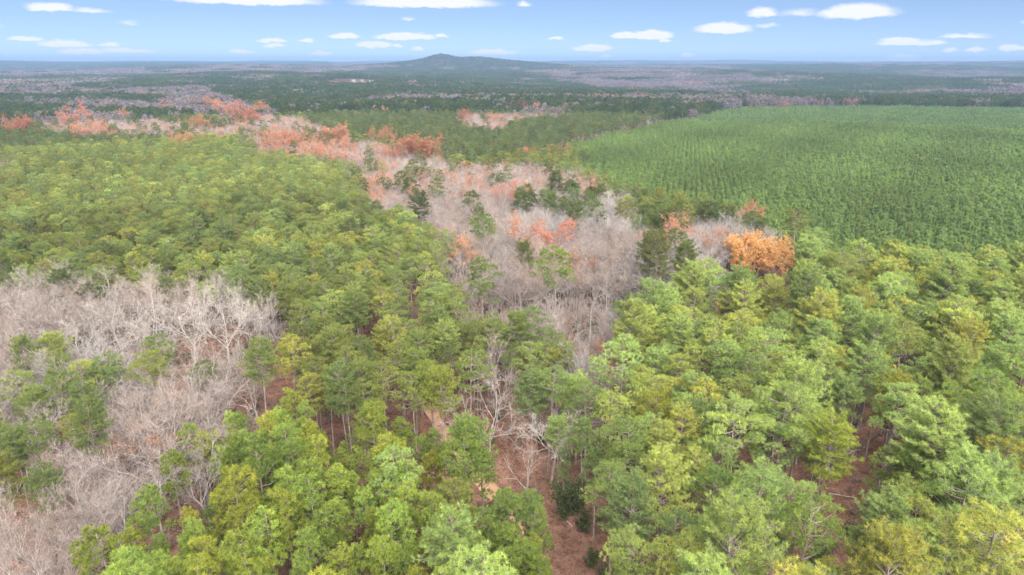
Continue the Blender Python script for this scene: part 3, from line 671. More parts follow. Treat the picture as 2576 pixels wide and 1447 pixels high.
# trees that stand out in the photograph: kind, x, y of the crown's middle, scale, variant, tint
ORANGE, RUST, RED, PEACH = (0.60, 0.32, 0.12), (0.41, 0.185, 0.12), (0.40, 0.145, 0.10), (0.50, 0.28, 0.18)
HERO = [
    ('leafy', 1872, 622, .9, 0, ORANGE, 'big'), ('leafy', 1918, 618, .88, 0, (0.580, 0.310, 0.120), ''), ('leafy', 1942, 645, .8, 0, (0.560, 0.300, 0.120), ''),
    ('leafy', 1045, 372, 1.15, 0, (0.350, 0.145, 0.089), ''), ('leafy', 985, 385, 0.9, 2, RUST, ''), ('leafy', 1165, 628, 0.8, 1, PEACH, ''),
    ('bud', 1405, 590, 1.25, 0, RED, ''), ('bud', 1320, 590, 1.25, 1, RUST, ''), ('bud', 1110, 598, 0.94, 0, RUST, ''), ('bud', 1690, 592, 1.00, 1, RUST, ''),
    ('bud', 1790, 605, 1.00, 0, RUST, ''), ('bud', 1888, 540, 0.75, 1, RED, ''), ('leafy', 1405, 392, .75, 2, (0.319, 0.119, 0.073), ''), ('bud', 1330, 388, 0.88, 0, RED, ''),
    ('bud', 1195, 470, 0.88, 1, RUST, ''), ('bud', 1285, 490, 0.94, 0, RED, ''), ('bud', 945, 508, 0.75, 1, RED, ''), ('leafy', -32, 668, .7, 1, ORANGE, ''),
    ('leafy', 620, 292, 1.1, 0, (0.337, 0.127, 0.081), ''), ('leafy', 500, 312, 1.0, 1, (0.351, 0.167, 0.079), ''), ('leafy', 560, 282, 1.1, 2, RUST, ''), ('leafy', 45, 322, 1.1, 0, (0.326, 0.126, 0.086), ''),
    ('bud', 195, 292, 1.50, 1, RED, ''), ('leafy', 310, 297, .9, 2, RUST, ''), ('bud', 230, 322, 1.38, 0, RUST, ''), ('leafy', 1170, 292, .9, 1, (0.319, 0.114, 0.079), ''), ('leafy', 1240, 302, .8, 2, RUST, ''),
    ('leafy', 1310, 271, 1.0, 0, (0.196, 0.053, 0.053), ''), ('leafy', 1345, 273, .9, 1, RED, ''), ('leafy', 1590, 270, .8, 2, (0.349, 0.144, 0.077), ''), ('leafy', 460, 357, .9, 0, RUST, ''), ('leafy', 562, 359, .7, 1, (0.336, 0.116, 0.080), ''),
    ('leafy', 690, 360, 1.1, 2, RUST, ''), ('leafy', 830, 342, 1.1, 0, RUST, ''), ('leafy', 960, 348, 1.0, 1, (0.338, 0.144, 0.083), ''), ('leafy', 540, 262, 1.1, 0, RUST, ''), ('leafy', 655, 278, 1.1, 1, (0.350, 0.155, 0.078), ''),
    ('leafy', 600, 275, 1.0, 2, RED, ''), ('leafy', 740, 352, 1.0, 0, RUST, ''), ('leafy', 860, 372, .9, 1, RUST, ''), ('bud', 800, 380, 1.25, 0, RUST, ''),
    ('pine', 1400, 665, 1.30, 0, (0.167, 0.245, 0.067), ''), ('pine', 1215, 575, 1.20, 3, (0.146, 0.226, 0.067), ''), ('pine', 1275, 440, 1.08, 2, (0.118, 0.186, 0.062), ''), ('pine', 1215, 695, 1.20, 5, (0.146, 0.215, 0.067), ''),
    ('pine', 1308, 500, 0.96, 1, (0.134, 0.196, 0.068), ''), ('pine', 1330, 488, 0.90, 4, (0.134, 0.196, 0.068), ''), ('pine', 1368, 500, 1.02, 0, (0.127, 0.187, 0.068), ''), ('pine', 1392, 515, 1.02, 7, (0.134, 0.196, 0.068), ''), ('pine', 1385, 480, 0.90, 3, (0.150, 0.210, 0.068), ''),
    ('pine', 1440, 495, 1.02, 2, (0.134, 0.210, 0.078), ''), ('pine', 1475, 505, 1.08, 5, (0.134, 0.196, 0.068), ''), ('pine', 1495, 530, 1.02, 6, (0.134, 0.203, 0.078), ''), ('pine', 1455, 545, 0.96, 0, (0.150, 0.226, 0.078), ''), ('pine', 1430, 530, 0.84, 4, (0.120, 0.180, 0.068), ''), ('pine', 1515, 490, 0.96, 1, (0.134, 0.203, 0.068), ''),
    ('pine', 1625, 540, 0.96, 7, (0.150, 0.210, 0.068), ''), ('pine', 1655, 545, 1.02, 2, (0.143, 0.203, 0.068), ''), ('pine', 1680, 525, 0.96, 0, (0.150, 0.210, 0.068), ''), ('pine', 1240, 415, 0.72, 3, (0.120, 0.180, 0.068), ''), ('pine', 1140, 430, 0.84, 5, (0.120, 0.180, 0.068), ''), ('pine', 1030, 440, 0.96, 0, (0.127, 0.180, 0.068), ''), ('pine', 1060, 425, 0.84, 1, (0.127, 0.180, 0.068), ''),
    ('pine', 1655, 650, 1.32, 1, (0.146, 0.167, 0.067), ''), ('pine', 1710, 660, 1.20, 4, (0.146, 0.186, 0.067), ''), ('pine', 2010, 555, 1.15, 6, (0.167, 0.205, 0.067), ''), ('pine', 1350, 815, 0.95, 2, (0.146, 0.234, 0.079), ''),
    ('pine', 1295, 830, 0.90, 7, (0.167, 0.234, 0.067), ''), ('pine', 1555, 790, 0.85, 0, (0.175, 0.272, 0.090), ''), ('pine', 2405, 800, 0.75, 0, (0.309, 0.325, 0.066), ''), ('pine', 2465, 700, 0.80, 5, (0.244, 0.260, 0.066), ''),
    ('pine', 2080, 1140, 1.05, 1, (0.260, 0.325, 0.066), ''), ('pine', 2480, 1010, 1.25, 6, (0.211, 0.309, 0.103), ''), ('pine', 2250, 1010, 1.00, 4, (0.244, 0.269, 0.056), ''), ('pine', 1660, 1040, 0.95, 3, (0.260, 0.284, 0.056), ''),
    ('pine', 1560, 1120, 1.10, 6, (0.195, 0.276, 0.093), ''), ('pine', 1090, 960, 0.95, 5, (0.227, 0.284, 0.066), ''), ('pine', 960, 760, 0.95, 3, (0.276, 0.309, 0.083), ''), ('pine', 860, 755, 0.80, 0, (0.244, 0.276, 0.056), ''),
    ('pine', 1160, 1130, 0.95, 7, (0.179, 0.269, 0.075), ''), ('young', 440, 1210, 1.05, 2, (0.168, 0.234, 0.043), ''), ('young', 735, 1040, 1.0, 0, (0.266, 0.329, 0.072), ''), ('young', 600, 1150, .95, 3, (0.250, 0.281, 0.108), ''),
    ('young', 510, 975, .8, 4, (0.173, 0.250, 0.072), ''), ('pine', 2020, 1330, 1.05, 2, (0.195, 0.276, 0.083), ''), ('pine', 2290, 1190, 1.00, 0, (0.171, 0.244, 0.066), ''), ('pine', 1800, 1250, 1.00, 5, (0.163, 0.253, 0.083), ''),
    ('pine', 1170, 1150, 0.92, 5, (0.194, 0.269, 0.072), ''), ('young', 1215, 1195, 1.05, 0, (0.188, 0.263, 0.079), ''), ('young', 1290, 1330, 1.1, 3, (0.169, 0.244, 0.079), ''), ('young', 1245, 1400, 1.0, 1, (0.188, 0.263, 0.072), ''),
    ('young', 1345, 1420, .9, 0, (0.225, 0.288, 0.057), ''), ('young', 1150, 1240, 1.0, 4, (0.188, 0.250, 0.072), ''), ('young', 1120, 1180, 1.0, 1, (0.188, 0.250, 0.072), ''), ('pine', 1115, 985, 0.90, 7, (0.225, 0.275, 0.065), ''), ('pine', 1040, 980, 0.90, 0, (0.194, 0.256, 0.072), ''),
    ('young', 1215, 1360, 1.0, 2, (0.188, 0.263, 0.086), ''), ('young', 1265, 1300, .9, 1, (0.188, 0.263, 0.086), ''), ('young', 1335, 1290, .85, 3, (0.196, 0.284, 0.103), ''), ('young', 1345, 1350, 1.0, 2, (0.175, 0.250, 0.079), ''), ('young', 1290, 1400, 1.05, 0, (0.188, 0.263, 0.072), ''), ('young', 1200, 1440, 1.0, 3, (0.200, 0.275, 0.072), ''), ('young', 1350, 1480, 1.0, 1, (0.200, 0.275, 0.065), ''), ('young', 1270, 1470, 1.0, 2, (0.200, 0.275, 0.072), ''), ('young', 1320, 1440, 1.0, 3, (0.188, 0.263, 0.072), ''),
    ('young', 1060, 1160, 1.0, 0, (0.188, 0.263, 0.072), ''), ('young', 1010, 1120, 1.0, 3, (0.188, 0.250, 0.065), ''), ('pine', 1180, 930, 0.90, 2, (0.196, 0.270, 0.086), ''), ('pine', 1340, 990, 0.90, 4, (0.175, 0.250, 0.108), ''), ('pine', 1480, 1010, 0.95, 0, (0.188, 0.263, 0.101), ''),
    ('young', 1470, 1130, 1.1, 1, (0.196, 0.284, 0.103), ''), ('young', 1500, 1200, 1.1, 4, (0.196, 0.284, 0.121), ''), ('pine', 1590, 1290, 1.00, 7, (0.175, 0.250, 0.108), ''), ('pine', 1690, 1360, 0.90, 3, (0.196, 0.284, 0.121), ''), ('young', 1420, 1175, .7, 4, (0.180, 0.256, 0.103), ''), ('pine', 985, 800, 0.85, 3, (0.200, 0.260, 0.090), ''), ('pine', 1015, 840, 0.85, 6, (0.190, 0.260, 0.090), ''), ('pine', 1055, 880, 0.90, 4, (0.200, 0.270, 0.090), ''), ('pine', 1040, 930, 0.85, 7, (0.200, 0.270, 0.080), ''), ('young', 1095, 1150, 1.0, 1, (0.200, 0.280, 0.080), ''), ('pine', 1010, 900, 0.90, 5, (0.200, 0.250, 0.072), ''), ('pine', 1130, 860, 0.85, 1, (0.180, 0.256, 0.086), ''),
    ('bare', 640, 960, .78, 1, (0.240, 0.174, 0.150), ''), ('bare', 1390, 1075, .8, 4, (0.312, 0.288, 0.270), ''), ('bare', 1230, 1020, .85, 1, (0.270, 0.228, 0.216), ''), ('bare', 1250, 930, .85, 0, (0.252, 0.198, 0.186), ''), ('bare', 1725, 925, .7, 2, (0.300, 0.276, 0.258), ''),
    ('bare', 1330, 1165, .62, 3, (0.252, 0.120, 0.084), ''),
    ('bare', 95, 720, 1.05, 2, (0.282, 0.246, 0.234), ''), ('bare', 205, 715, 1.0, 5, (0.270, 0.246, 0.228), ''), ('bare', 590, 720, .95, 2, (0.264, 0.240, 0.228), ''), ('bare', 290, 800, 1.05, 1, (0.282, 0.258, 0.234), ''), ('bare', 560, 790, 1.1, 4, (0.300, 0.276, 0.252), ''),
    ('bare', 30, 735, 1.0, 4, (0.280, 0.250, 0.230), ''), ('bare', 150, 760, 1.0, 3, (0.280, 0.250, 0.230), ''), ('bare', 250, 735, 1.05, 1, (0.280, 0.240, 0.220), ''), ('bare', 380, 770, 1.05, 1, (0.290, 0.260, 0.240), ''), ('bare', 470, 790, 1.05, 4, (0.300, 0.270, 0.250), ''), ('bare', 640, 770, .95, 0, (0.280, 0.240, 0.220), ''), ('bare', 60, 800, .95, 1, (0.280, 0.250, 0.230), ''), ('bare', 180, 830, .95, 4, (0.280, 0.250, 0.230), ''),
    ('bare', 420, 740, 1.0, 0, (0.276, 0.216, 0.198), ''), ('bare', 500, 740, 1.0, 3, (0.282, 0.222, 0.204), ''), ('bare', 340, 720, 1.0, 4, (0.270, 0.228, 0.210), ''),
]
hero_pos = []
for (k, px, py, sc, v, tint, note) in HERO:
    Hh = {'pine': 21.5, 'young': 15.5, 'bare': 21, 'leafy': 22, 'bud': 20}[k]*sc
    zc = {'pine': .80, 'young': .66, 'bare': .68, 'leafy': .66, 'bud': .66}[k]*Hh
    x, y = ground_at(px, py, zc)
    if k in ('leafy', 'bud') and math.hypot(x, y) > 250: sc *= 1.28; zc *= 1.22
    x, y = ground_at(px, py, zc+float(terrain(x, y)))
    tint = tuple(np.array(tint)*min(1.0, .42/max(tint[1], .01))) if k in ('pine', 'young') else tuple(0.85*np.array(tint)+0.15*sum(tint)/3*np.array([1.3, 1, .8]))
    T_LIST[k].append((x, y, sc, v, *tint)); hero_pos.append((x, y, {'pine': 3.4, 'young': 2.6, 'bare': 3.2, 'leafy': 4.6, 'bud': 5.0}[k]*sc))
hero_pos = np.array(hero_pos)
CLEAR_G = [np.array([ground_at(*p) for p in c]) for c in CLEARINGS]
def allowed(x, y, edge=2.3):
    k = road_dist(x, y) > edge
    for c in CLEAR_G: k &= ~inside(c, x, y)
    for h in hero_pos: k &= np.hypot(x-h[0], y-h[1]) > h[2]
    return k
# spots of ground and crowns that stay in open view: x, y, half width, half height, level
OPEN_VIEW = [(1090, 1068, 15, 34, 0), (1250, 1266, 28, 18, 0), (1175, 1185, 8, 12, 0), (1295, 1215, 22, 28, 0), (1412, 1385, 26, 40, 0), (2150, 1160, 6, 22, 0), (1480, 850, 14, 20, 0), (1465, 780, 25, 30, 10), (1290, 715, 80, 30, 14), (1570, 690, 80, 40, 14), (1030, 1020, 0, 0, 0),
             (1905, 626, 88, 62, 13), (1400, 660, 55, 45, 18), (1215, 580, 48, 40, 18), (640, 955, 80, 55, 14), (1390, 1075, 60, 60, 14), (300, 760, 260, 70, 15), (560, 770, 120, 90, 15), (1240, 950, 40, 60, 14),
             (2080, 1140, 90, 55, 18), (440, 1200, 60, 55, 12), (2010, 545, 40, 40, 18), (1165, 628, 38, 28, 14), (950, 755, 50, 40, 18), (1230, 1020, 40, 40, 14)]
OPEN_XY = [(o, ground_at(o[0], o[1], o[4])) for o in OPEN_VIEW]
def in_open(x, y, H, R):
    px, py, f = to_frame(x, y, H*0.78); pt = to_frame(x, y, H*1.06)[1]
    s = FPX/np.maximum(f, 1); r = np.hypot(x, y)
    bad = np.zeros(np.shape(x), bool)
    for (o, g) in OPEN_XY:
        near = r < math.hypot(*g)-2.5
        bot = to_frame(x, y, H*0.5)[1]
        bad |= near & (np.abs(px-o[0]) < o[2]+R*s*0.85) & (pt < o[1]+o[3]) & (bot > o[1]-o[3])
    return bad
def rowgrid(across, along, rmax, ang):
    u, v = np.meshgrid(np.arange(-rmax, rmax, along), np.arange(-rmax, rmax, across)); u = u.ravel()+rng.normal(0, along*.22, u.size); v = v.ravel()+rng.normal(0, across*.10, v.size)
    x, y = u*sin(ang)+v*cos(ang), u*cos(ang)-v*sin(ang)
    k = (np.hypot(x, y) < rmax) & (y > 30) & (np.abs(np.arctan2(x, y)) < HALF) & (rng.random(x.size) > .05)
    return x[k], y[k]
def fill(z, spacing, rmax, rule, jit=0.33, rmin=25):
    x, y = hexgrid(spacing, rmin, rmax, HALF, rng, jit) if z != 2 else rowgrid(3.0, 1.95, rmax, radians(14))
    k = zone_of(x, y) == z; x, y = x[k], y[k]
    k = allowed(x, y); x, y = x[k], y[k]
    hh, rr_ = {0: (19.5, 3.8), 1: (17, 3.4), 2: (10, 1.6), 3: (15.5, 2.8), 4: (21, 4.5)}.get(z, (20, 3.5))
    k = ~in_open(x, y, hh, rr_); x, y = x[k], y[k]
    rule(x, y)
def push(key, x, y, sc, var, tint):
    tint = tint*np.minimum(1.0, .44/np.maximum(tint[:, 1:2], .01))
    T_LIST[key] += list(map(tuple, np.column_stack([x, y, sc, var, tint])))
NEAR_R = 840.0
def patchy(x, y, s): return 0.5+0.25*(np.sin(x/s+y/(1.7*s))+np.sin(x/(0.6*s)-y/(0.8*s)+1.3))
def r_left(x, y):
    n = len(x); u = rng.random(n); r = np.hypot(x, y)
    b = (u < 0.03); p = ~b
    push('bare', x[b], y[b], rng.uniform(.65, .85, b.sum()), rng.integers(0, 6, b.sum()), jitter_tint((.40, .33, .30), b.sum()))
    t = jitter_tint((.192, .25, .085), p.sum(), 0.2, 0.12)*(0.85+0.3*patchy(x[p], y[p], 60))[:, None]
    push('pine', x[p], y[p], rng.uniform(.72, .98, p.sum()), rng.integers(0, 8, p.sum()), t)
def r_right(x, y):
    n = len(x); u = rng.random(n); b = u < 0.035; p = ~b
    push('sapling', x[b], y[b], rng.uniform(.8, 1.3, b.sum()), rng.integers(0, 4, b.sum()), jitter_tint((.46, .40, .37), b.sum()))
    t = jitter_tint((.285, .37, .128), p.sum(), 0.18, 0.12)
    push('pine', x[p], y[p], np.clip(rng.normal(.90, .17, p.sum()), .5, 1.25), rng.integers(0, 8, p.sum()), t)
def r_young(x, y):
    n = len(x); t = jitter_tint((.24, .315, .078), n, 0.18, 0.11)
    push('young', x, y, np.clip(rng.normal(.97, .19, n), .5, 1.4), rng.integers(0, 5, n), t)
def r_bare(x, y):
    n = len(x); u = rng.random(n); r = np.hypot(x, y)
    nearl = (x < -20) & (y < 100)
    red = (u < 0.012+0.20*(r > 310)*(x < 60)+0.10*(r > 310)); sp = (u > 0.93) & (r < 320); pn = (u > 0.865) & (u < 0.865+0.008+0.03*(r > 200)); b = ~red & ~sp & ~pn
    push('pine', x[pn], y[pn], rng.uniform(.75, 1.15, pn.sum()), rng.integers(0, 8, pn.sum()), jitter_tint((.105, .145, .05), pn.sum(), .15, .1))
    base = np.where((patchy(x, y, 25) > 0.5)[:, None], np.array([[.245, .218, .208]]), np.array([[.225, .18, .163]]))
    tj = jitter_tint((1, 1, 1), n, 0.12, 0.05)*base
    push('bare', x[b], y[b], rng.uniform(.64, 1.0, b.sum())*np.where(nearl[b], .88, 1), rng.integers(0, 6, b.sum()), tj[b])
    push('bud', x[red], y[red], rng.uniform(.7, 1.0, red.sum()), rng.integers(0, 2, red.sum()), jitter_tint((.31, .18, .135), red.sum(), .2, .18))
    push('sapling', x[sp], y[sp], rng.uniform(.7, 1.1, sp.sum()), rng.integers(0, 4, sp.sum()), tj[sp])
def r_plant(x, y):
    n = len(x); t = jitter_tint((.185, .28, .11), n, 0.10, 0.06)*(0.82+0.34*patchy(x, y, 33))[:, None]
    push('plantation', x, y, np.clip(rng.normal(.93, .12, n), .6, 1.3), rng.integers(0, 4, n), t)
def r_farpine(x, y):
    n = len(x); u = rng.random(n); b = u < 0.13; p = ~b
    push('bare', x[b], y[b], rng.uniform(.7, .9, b.sum()), rng.integers(0, 6, b.sum()), jitter_tint((.42, .33, .30), b.sum()))
    push('pine', x[p], y[p], rng.uniform(.75, 1.0, p.sum()), rng.integers(0, 8, p.sum()), jitter_tint((.11, .155, .06), p.sum(), .16, .12))
fill(0, 5.4, NEAR_R, r_left, 0.4); fill(4, 5.45, NEAR_R, r_right, 0.44); fill(3, 3.75, NEAR_R, r_young, 0.42)
fill(1, 4.5, NEAR_R, r_bare); fill(2, 2.7, NEAR_R, r_plant, 0.35); fill(6, 6.2, NEAR_R, r_farpine); fill(5, 5.6, NEAR_R, r_bare)

# ------------------------------------------------------------------ single trees and stands
def scatter(name, protos, P, rot, scl, tint, var, label, cat=None):
    n = len(P)
    if n == 0: return None
    me = bpy.data.meshes.new(name); me.vertices.add(n); me.vertices.foreach_set('co', np.ascontiguousarray(P, np.float32).ravel())
    def attr(nm, ty, key, a):
        at = me.attributes.new(nm, ty, 'POINT'); at.data.foreach_set(key, np.ascontiguousarray(a).ravel())
    attr('rot', 'FLOAT_VECTOR', 'vector', rot.astype(np.float32)); attr('scl', 'FLOAT_VECTOR', 'vector', scl.astype(np.float32))
    attr('tint', 'FLOAT_VECTOR', 'vector', tint.astype(np.float32)); attr('var', 'INT', 'value', var.astype(np.int32))
    o = new_obj(name, me)
    ng = bpy.data.node_groups.new(name+'_stand', 'GeometryNodeTree')
    ng.interface.new_socket('Geometry', in_out='INPUT', socket_type='NodeSocketGeometry'); ng.interface.new_socket('Geometry', in_out='OUTPUT', socket_type='NodeSocketGeometry')
    N = ng.nodes; gi = N.new('NodeGroupInput'); go = N.new('NodeGroupOutput')
    ip = N.new('GeometryNodeInstanceOnPoints'); jn = N.new('GeometryNodeJoinGeometry')
    for p in reversed(protos):
        oi = N.new('GeometryNodeObjectInfo'); oi.inputs['Object'].default_value = p.whole; oi.inputs['As Instance'].default_value = True
        ng.links.new(oi.outputs['Geometry'], jn.inputs[0])
    def na(nm, ty):
        a = N.new('GeometryNodeInputNamedAttribute'); a.data_type = ty; a.inputs['Name'].default_value = nm; return a.outputs['Attribute']
    ng.links.new(gi.outputs[0], ip.inputs['Points']); ng.links.new(jn.outputs[0], ip.inputs['Instance'])
    ip.inputs['Pick Instance'].default_value = True
    ng.links.new(na('var', 'INT'), ip.inputs['Instance Index'])
    er = N.new('FunctionNodeEulerToRotation'); ng.links.new(na('rot', 'FLOAT_VECTOR'), er.inputs[0]); ng.links.new(er.outputs[0], ip.inputs['Rotation'])
    ng.links.new(na('scl', 'FLOAT_VECTOR'), ip.inputs['Scale'])
    ng.links.new(ip.outputs[0], go.inputs[0])
    md = o.modifiers.new('stand', 'NODES'); md.node_group = ng
    tag(o, label, cat, kind='stuff')
    return o
def pose(n, tilt=0.03):
    return np.column_stack([rng.normal(0, tilt, n), rng.normal(0, tilt, n), rng.uniform(0, 2*pi, n)])
KIND = {  # key: protos, far protos, object name, category
    'pine': (PINES, MIDP, 'pine_tree', 'pine tree'), 'young': (YOUNG, YOUNG, 'young_pine_tree', 'pine tree'), 'bare': (HARD, MIDH, 'bare_tree', 'bare tree'),
    'sapling': (SAPL, SAPL, 'bare_sapling', 'sapling'), 'plantation': (PLANT, PLANT, 'plantation_pine', 'pine tree'), 'leafy': (LEAFY, LEAFY, 'autumn_tree', 'autumn tree'), 'bud': (BUDDY, BUDDY, 'budding_tree', 'autumn tree')}
LIMIT = {'pine': 240, 'young': 60, 'bare': 250, 'sapling': 50, 'plantation': 300, 'leafy': 200, 'bud': 100}
SINGLES = []
def place(key):
    near, farp, oname, cat = KIND[key]
    A = np.array(T_LIST[key]); n = len(A)
    if n == 0: return
    Hh = near[0].H*A[:, 2]
    zg = terrain(A[:, 0], A[:, 1])
    px, py, f = to_frame(A[:, 0], A[:, 1], zg+Hh*0.75)
    px1, py1, _ = to_frame(A[:, 0], A[:, 1], zg+Hh)
    vis = (px > -15) & (px < FW+15) & (py1 < FH-12) & (py > 150)
    dist = np.sqrt(A[:, 0]**2+A[:, 1]**2+(CAM_H-Hh)**2)
    order = np.argsort(np.where(vis, dist, 1e9))
    pick = order[:min(LIMIT[key], int(vis.sum()))]
    single = np.zeros(n, bool); single[pick] = True
    R = pose(n); sxy = A[:, 2]*rng.uniform(.9, 1.12, n)
    var = A[:, 3].astype(int)
    for i in pick:
        p = near[var[i] % len(near)]
        e = empty(oname, (A[i, 0], A[i, 1], zg[i])); e.rotation_euler = R[i]; e.scale = (sxy[i], sxy[i], A[i, 2])
        t = new_obj('trunk', p.trunk, e); c = new_obj('crown', p.crown, e); c['tint'] = [float(v) for v in A[i, 4:7]]
        SINGLES.append((e, key, A[i], px[i], py[i], cat, t, c))
    rest = ~single
    lod = dist > 330
    for (m, pr, nm) in ((rest & ~lod, near, '_stand'), (rest & lod, farp, '_wood')):
        if not m.any(): continue
        P = np.column_stack([A[m, 0], A[m, 1], zg[m]])
        H0 = near[0].H/pr[0].H
        scl = np.column_stack([sxy[m]*H0, sxy[m]*H0, A[m, 2]*H0])
        scatter({'pine': 'pine', 'young': 'young_pine', 'bare': 'bare', 'sapling': 'sapling', 'plantation': 'plantation', 'leafy': 'autumn', 'bud': 'budding'}[key]+('_forest' if nm == '_wood' else '_stand'),
                pr, P, R[m], scl, A[m, 4:7], var[m] % len(pr), None)
for key in KIND: place(key)

# distant woodland: clumps, then whole patches, out to the horizon
def near_hill(x, y): return np.hypot((x-hill_x(1165))/620, (y-HILL_Y)/560) < 1
def distant(spacing, r0, r1, pine, bare, young, sc, hill=False):
    x, y = hexgrid(spacing, r0, r1, HALF if not hill else radians(20), rng, 0.3)
    k = near_hill(x, y) == hill; x, y = x[k], y[k]
    for (kx, ky, ka, kr) in KNOLLS:
        k = (np.abs(x-kx) > 75+0.0*y) | (y < ky-330) | (y > ky+45); x, y = x[k], y[k]
    z = zone_of(x, y); zg = terrain(x, y); n = len(x); R = pose(n, 0.0)
    u = rng.random(n)
    isp = ((z == 6) | (z == 0) | (z == 4)) ^ (u < 0.14); isy = z == 2; isp &= ~isy; isb = ~isp & ~isy
    tp = jitter_tint((.058, .085, .04), n, .14, .12)
    red = rng.random(n) < 0.09
    tb = np.where(red[:, None], jitter_tint((.16, .10, .088), n, .12, .12), jitter_tint((.118, .10, .104), n, .12, .06))
    ty = jitter_tint((.13, .215, .095), n, .08, .06)
    for m, pr, t, nm in ((isp, pine, tp, 'pine'), (isb, bare, tb, 'bare'), (isy, young, ty, 'plantation')):
        if m.any():
            s = sc*rng.uniform(.88, 1.12, m.sum())
            scatter('distant_'+nm+'_forest', pr, np.column_stack([x[m], y[m], zg[m]]), R[m], np.column_stack([s, s, rng.uniform(.85, 1.12, m.sum())]), t[m], rng.integers(0, len(pr), m.sum()), None)
distant(18.5, NEAR_R, 2100, CLP, CLB, CLR, 1.0)
distant(76, 2100, 15000, FRP, FRB, FRP, 1.0)
distant(19, HILL_Y-700, HILL_Y+750, CLP, CLB, CLP, 1.05, True)

# ------------------------------------------------------------------ understorey, deadwood, small things
def brush_parts(seed, H=2.6, stems=7, leafn=0, leaf=0.16):
    rng = np.random.default_rng(seed); tk, cr = Geo(), Geo(); segs = []; B, D, Ls = [], [], []
    for i in range(stems):
        a = rng.uniform(0, 2*pi); e = radians(rng.uniform(50, 85)); p = np.array([cos(a), sin(a), 0])*rng.uniform(0, 0.3)+np.array([0, 0, -.1])
        d = np.array([cos(a)*cos(e), sin(a)*cos(e), sin(e)]); L = H*rng.uniform(.6, 1.1)
        for k in range(4):
            q = p+d*L/4; segs.append([*p, *q, .035*(1-k*.2), .035*(1-(k+1)*.2)]); d = unit(d+rng.normal(0, .18, 3)+np.array([0, 0, .05]))
            for m in range(5):
                B.append(p+(q-p)*rng.random()); D.append(unit(d+rng.normal(0, .6, 3))); Ls.append(rng.uniform(.3, .9)*H/2.6)
            p = q
    segs_to_geo(tk, segs, 3); B, D, Ls = np.array(B), np.array(D), np.array(Ls)
    blades(cr, B, D, Ls, np.full(len(B), .035), rng, np.clip(rng.normal(.5, .25, len(B)), 0, 1))
    tip = B+D*(Ls*.6)[:, None]; d2 = unit(np.repeat(D, 2, 0)+rng.normal(size=(2*len(B), 3))*.7)
    blades(cr, np.repeat(tip, 2, 0), d2, np.repeat(Ls, 2)*.6, np.full(2*len(B), .028), rng, np.clip(rng.normal(.5, .25, 2*len(B)), 0, 1))
    nt = sum(len(t) for t in cr.T)
    if leafn:
        i = rng.integers(0, len(B), leafn); c = B[i]+D[i]*(Ls[i]*rng.uniform(0, 1.2, leafn))[:, None]+rng.normal(size=(leafn, 3))*.12
        leaves(cr, c, leaf*rng.uniform(.7, 1.3, leafn), rng, np.clip(rng.normal(.5, .25, leafn), 0, 1))
    return tk, cr, nt
BRUSH = [make_proto('brush', brush_parts(1000+i, [2.4, 3.2, 1.8][i], 7), M_GREY, M_BROWNTWIG, 2.6) for i in range(3)]
BRUSH.append(make_proto('leafy_brush', brush_parts(1010, 2.4, 7, 420, .2), M_GREY, (M_BROWNTWIG, M_SHRUB), 2.6))
SHRUB = [make_proto('evergreen_shrub', brush_parts(1020+i, [3.2, 4.2, 2.6][i], 9, [1500, 1900, 1200][i], .24), M_BARK, (M_BROWNTWIG, M_SHRUB), 3.0) for i in range(3)]
def scatter_brush():
    x, y = hexgrid(3.3, 35, 270, HALF, rng, 0.6)
    z = zone_of(x, y); k = (z != 2) & (road_dist(x, y) > 2.2)
    for c in CLEAR_G[:2]: k &= ~inside(c, x, y)
    k &= rng.random(len(x)) < np.where(z == 1, .9, .62); x, y = x[k], y[k]; n = len(x)
    s = rng.uniform(.6, 1.35, n)*np.where(zone_of(x, y) == 1, 1.35, 1.0); u = rng.random(n)
    scatter('undergrowth', BRUSH, np.column_stack([x, y, terrain(x, y)]), pose(n, .08), np.column_stack([s, s, s*rng.uniform(.8, 1.2, n)]), np.ones((n, 3)), np.where(u < .12, 3, rng.integers(0, 3, n)), None)
scatter_brush()
SHRUBS = [(1440, 1265, 1.7), (1425, 1290, 1.2), (1235, 1300, 1.2), (1200, 1395, 1.0), (1130, 1330, .9), (1345, 1060, .8), (1470, 1330, 1.0), (690, 1270, .9), (1010, 1280, .9), (1960, 1390, 1.2), (2420, 1330, 1.3), (1490, 1420, .9), (1560, 1420, 1.0), (1180, 1285, .9),
          (820, 850, 1.3), (390, 845, 1.3), (330, 1040, .8), (1050, 1250, .9), (1760, 1220, 1.0), (2060, 1420, 1.0), (1830, 1180, .9), (2200, 1300, .9)]
for i, (px_, py_, sc_) in enumerate(SHRUBS):
    x, y = ground_at(px_, py_, 1.5*sc_); p = SHRUB[i % 3]
    e = empty('evergreen_shrub', (x, y, float(terrain(x, y)))); e.scale = (sc_, sc_, sc_*1.15); e.rotation_euler = (0, 0, i*1.7)
    t = new_obj('stems', p.trunk, e); c = new_obj('foliage', p.crown, e)
    SINGLES.append((e, 'shrub', (x, y), px_, py_, 'shrub', t, c))

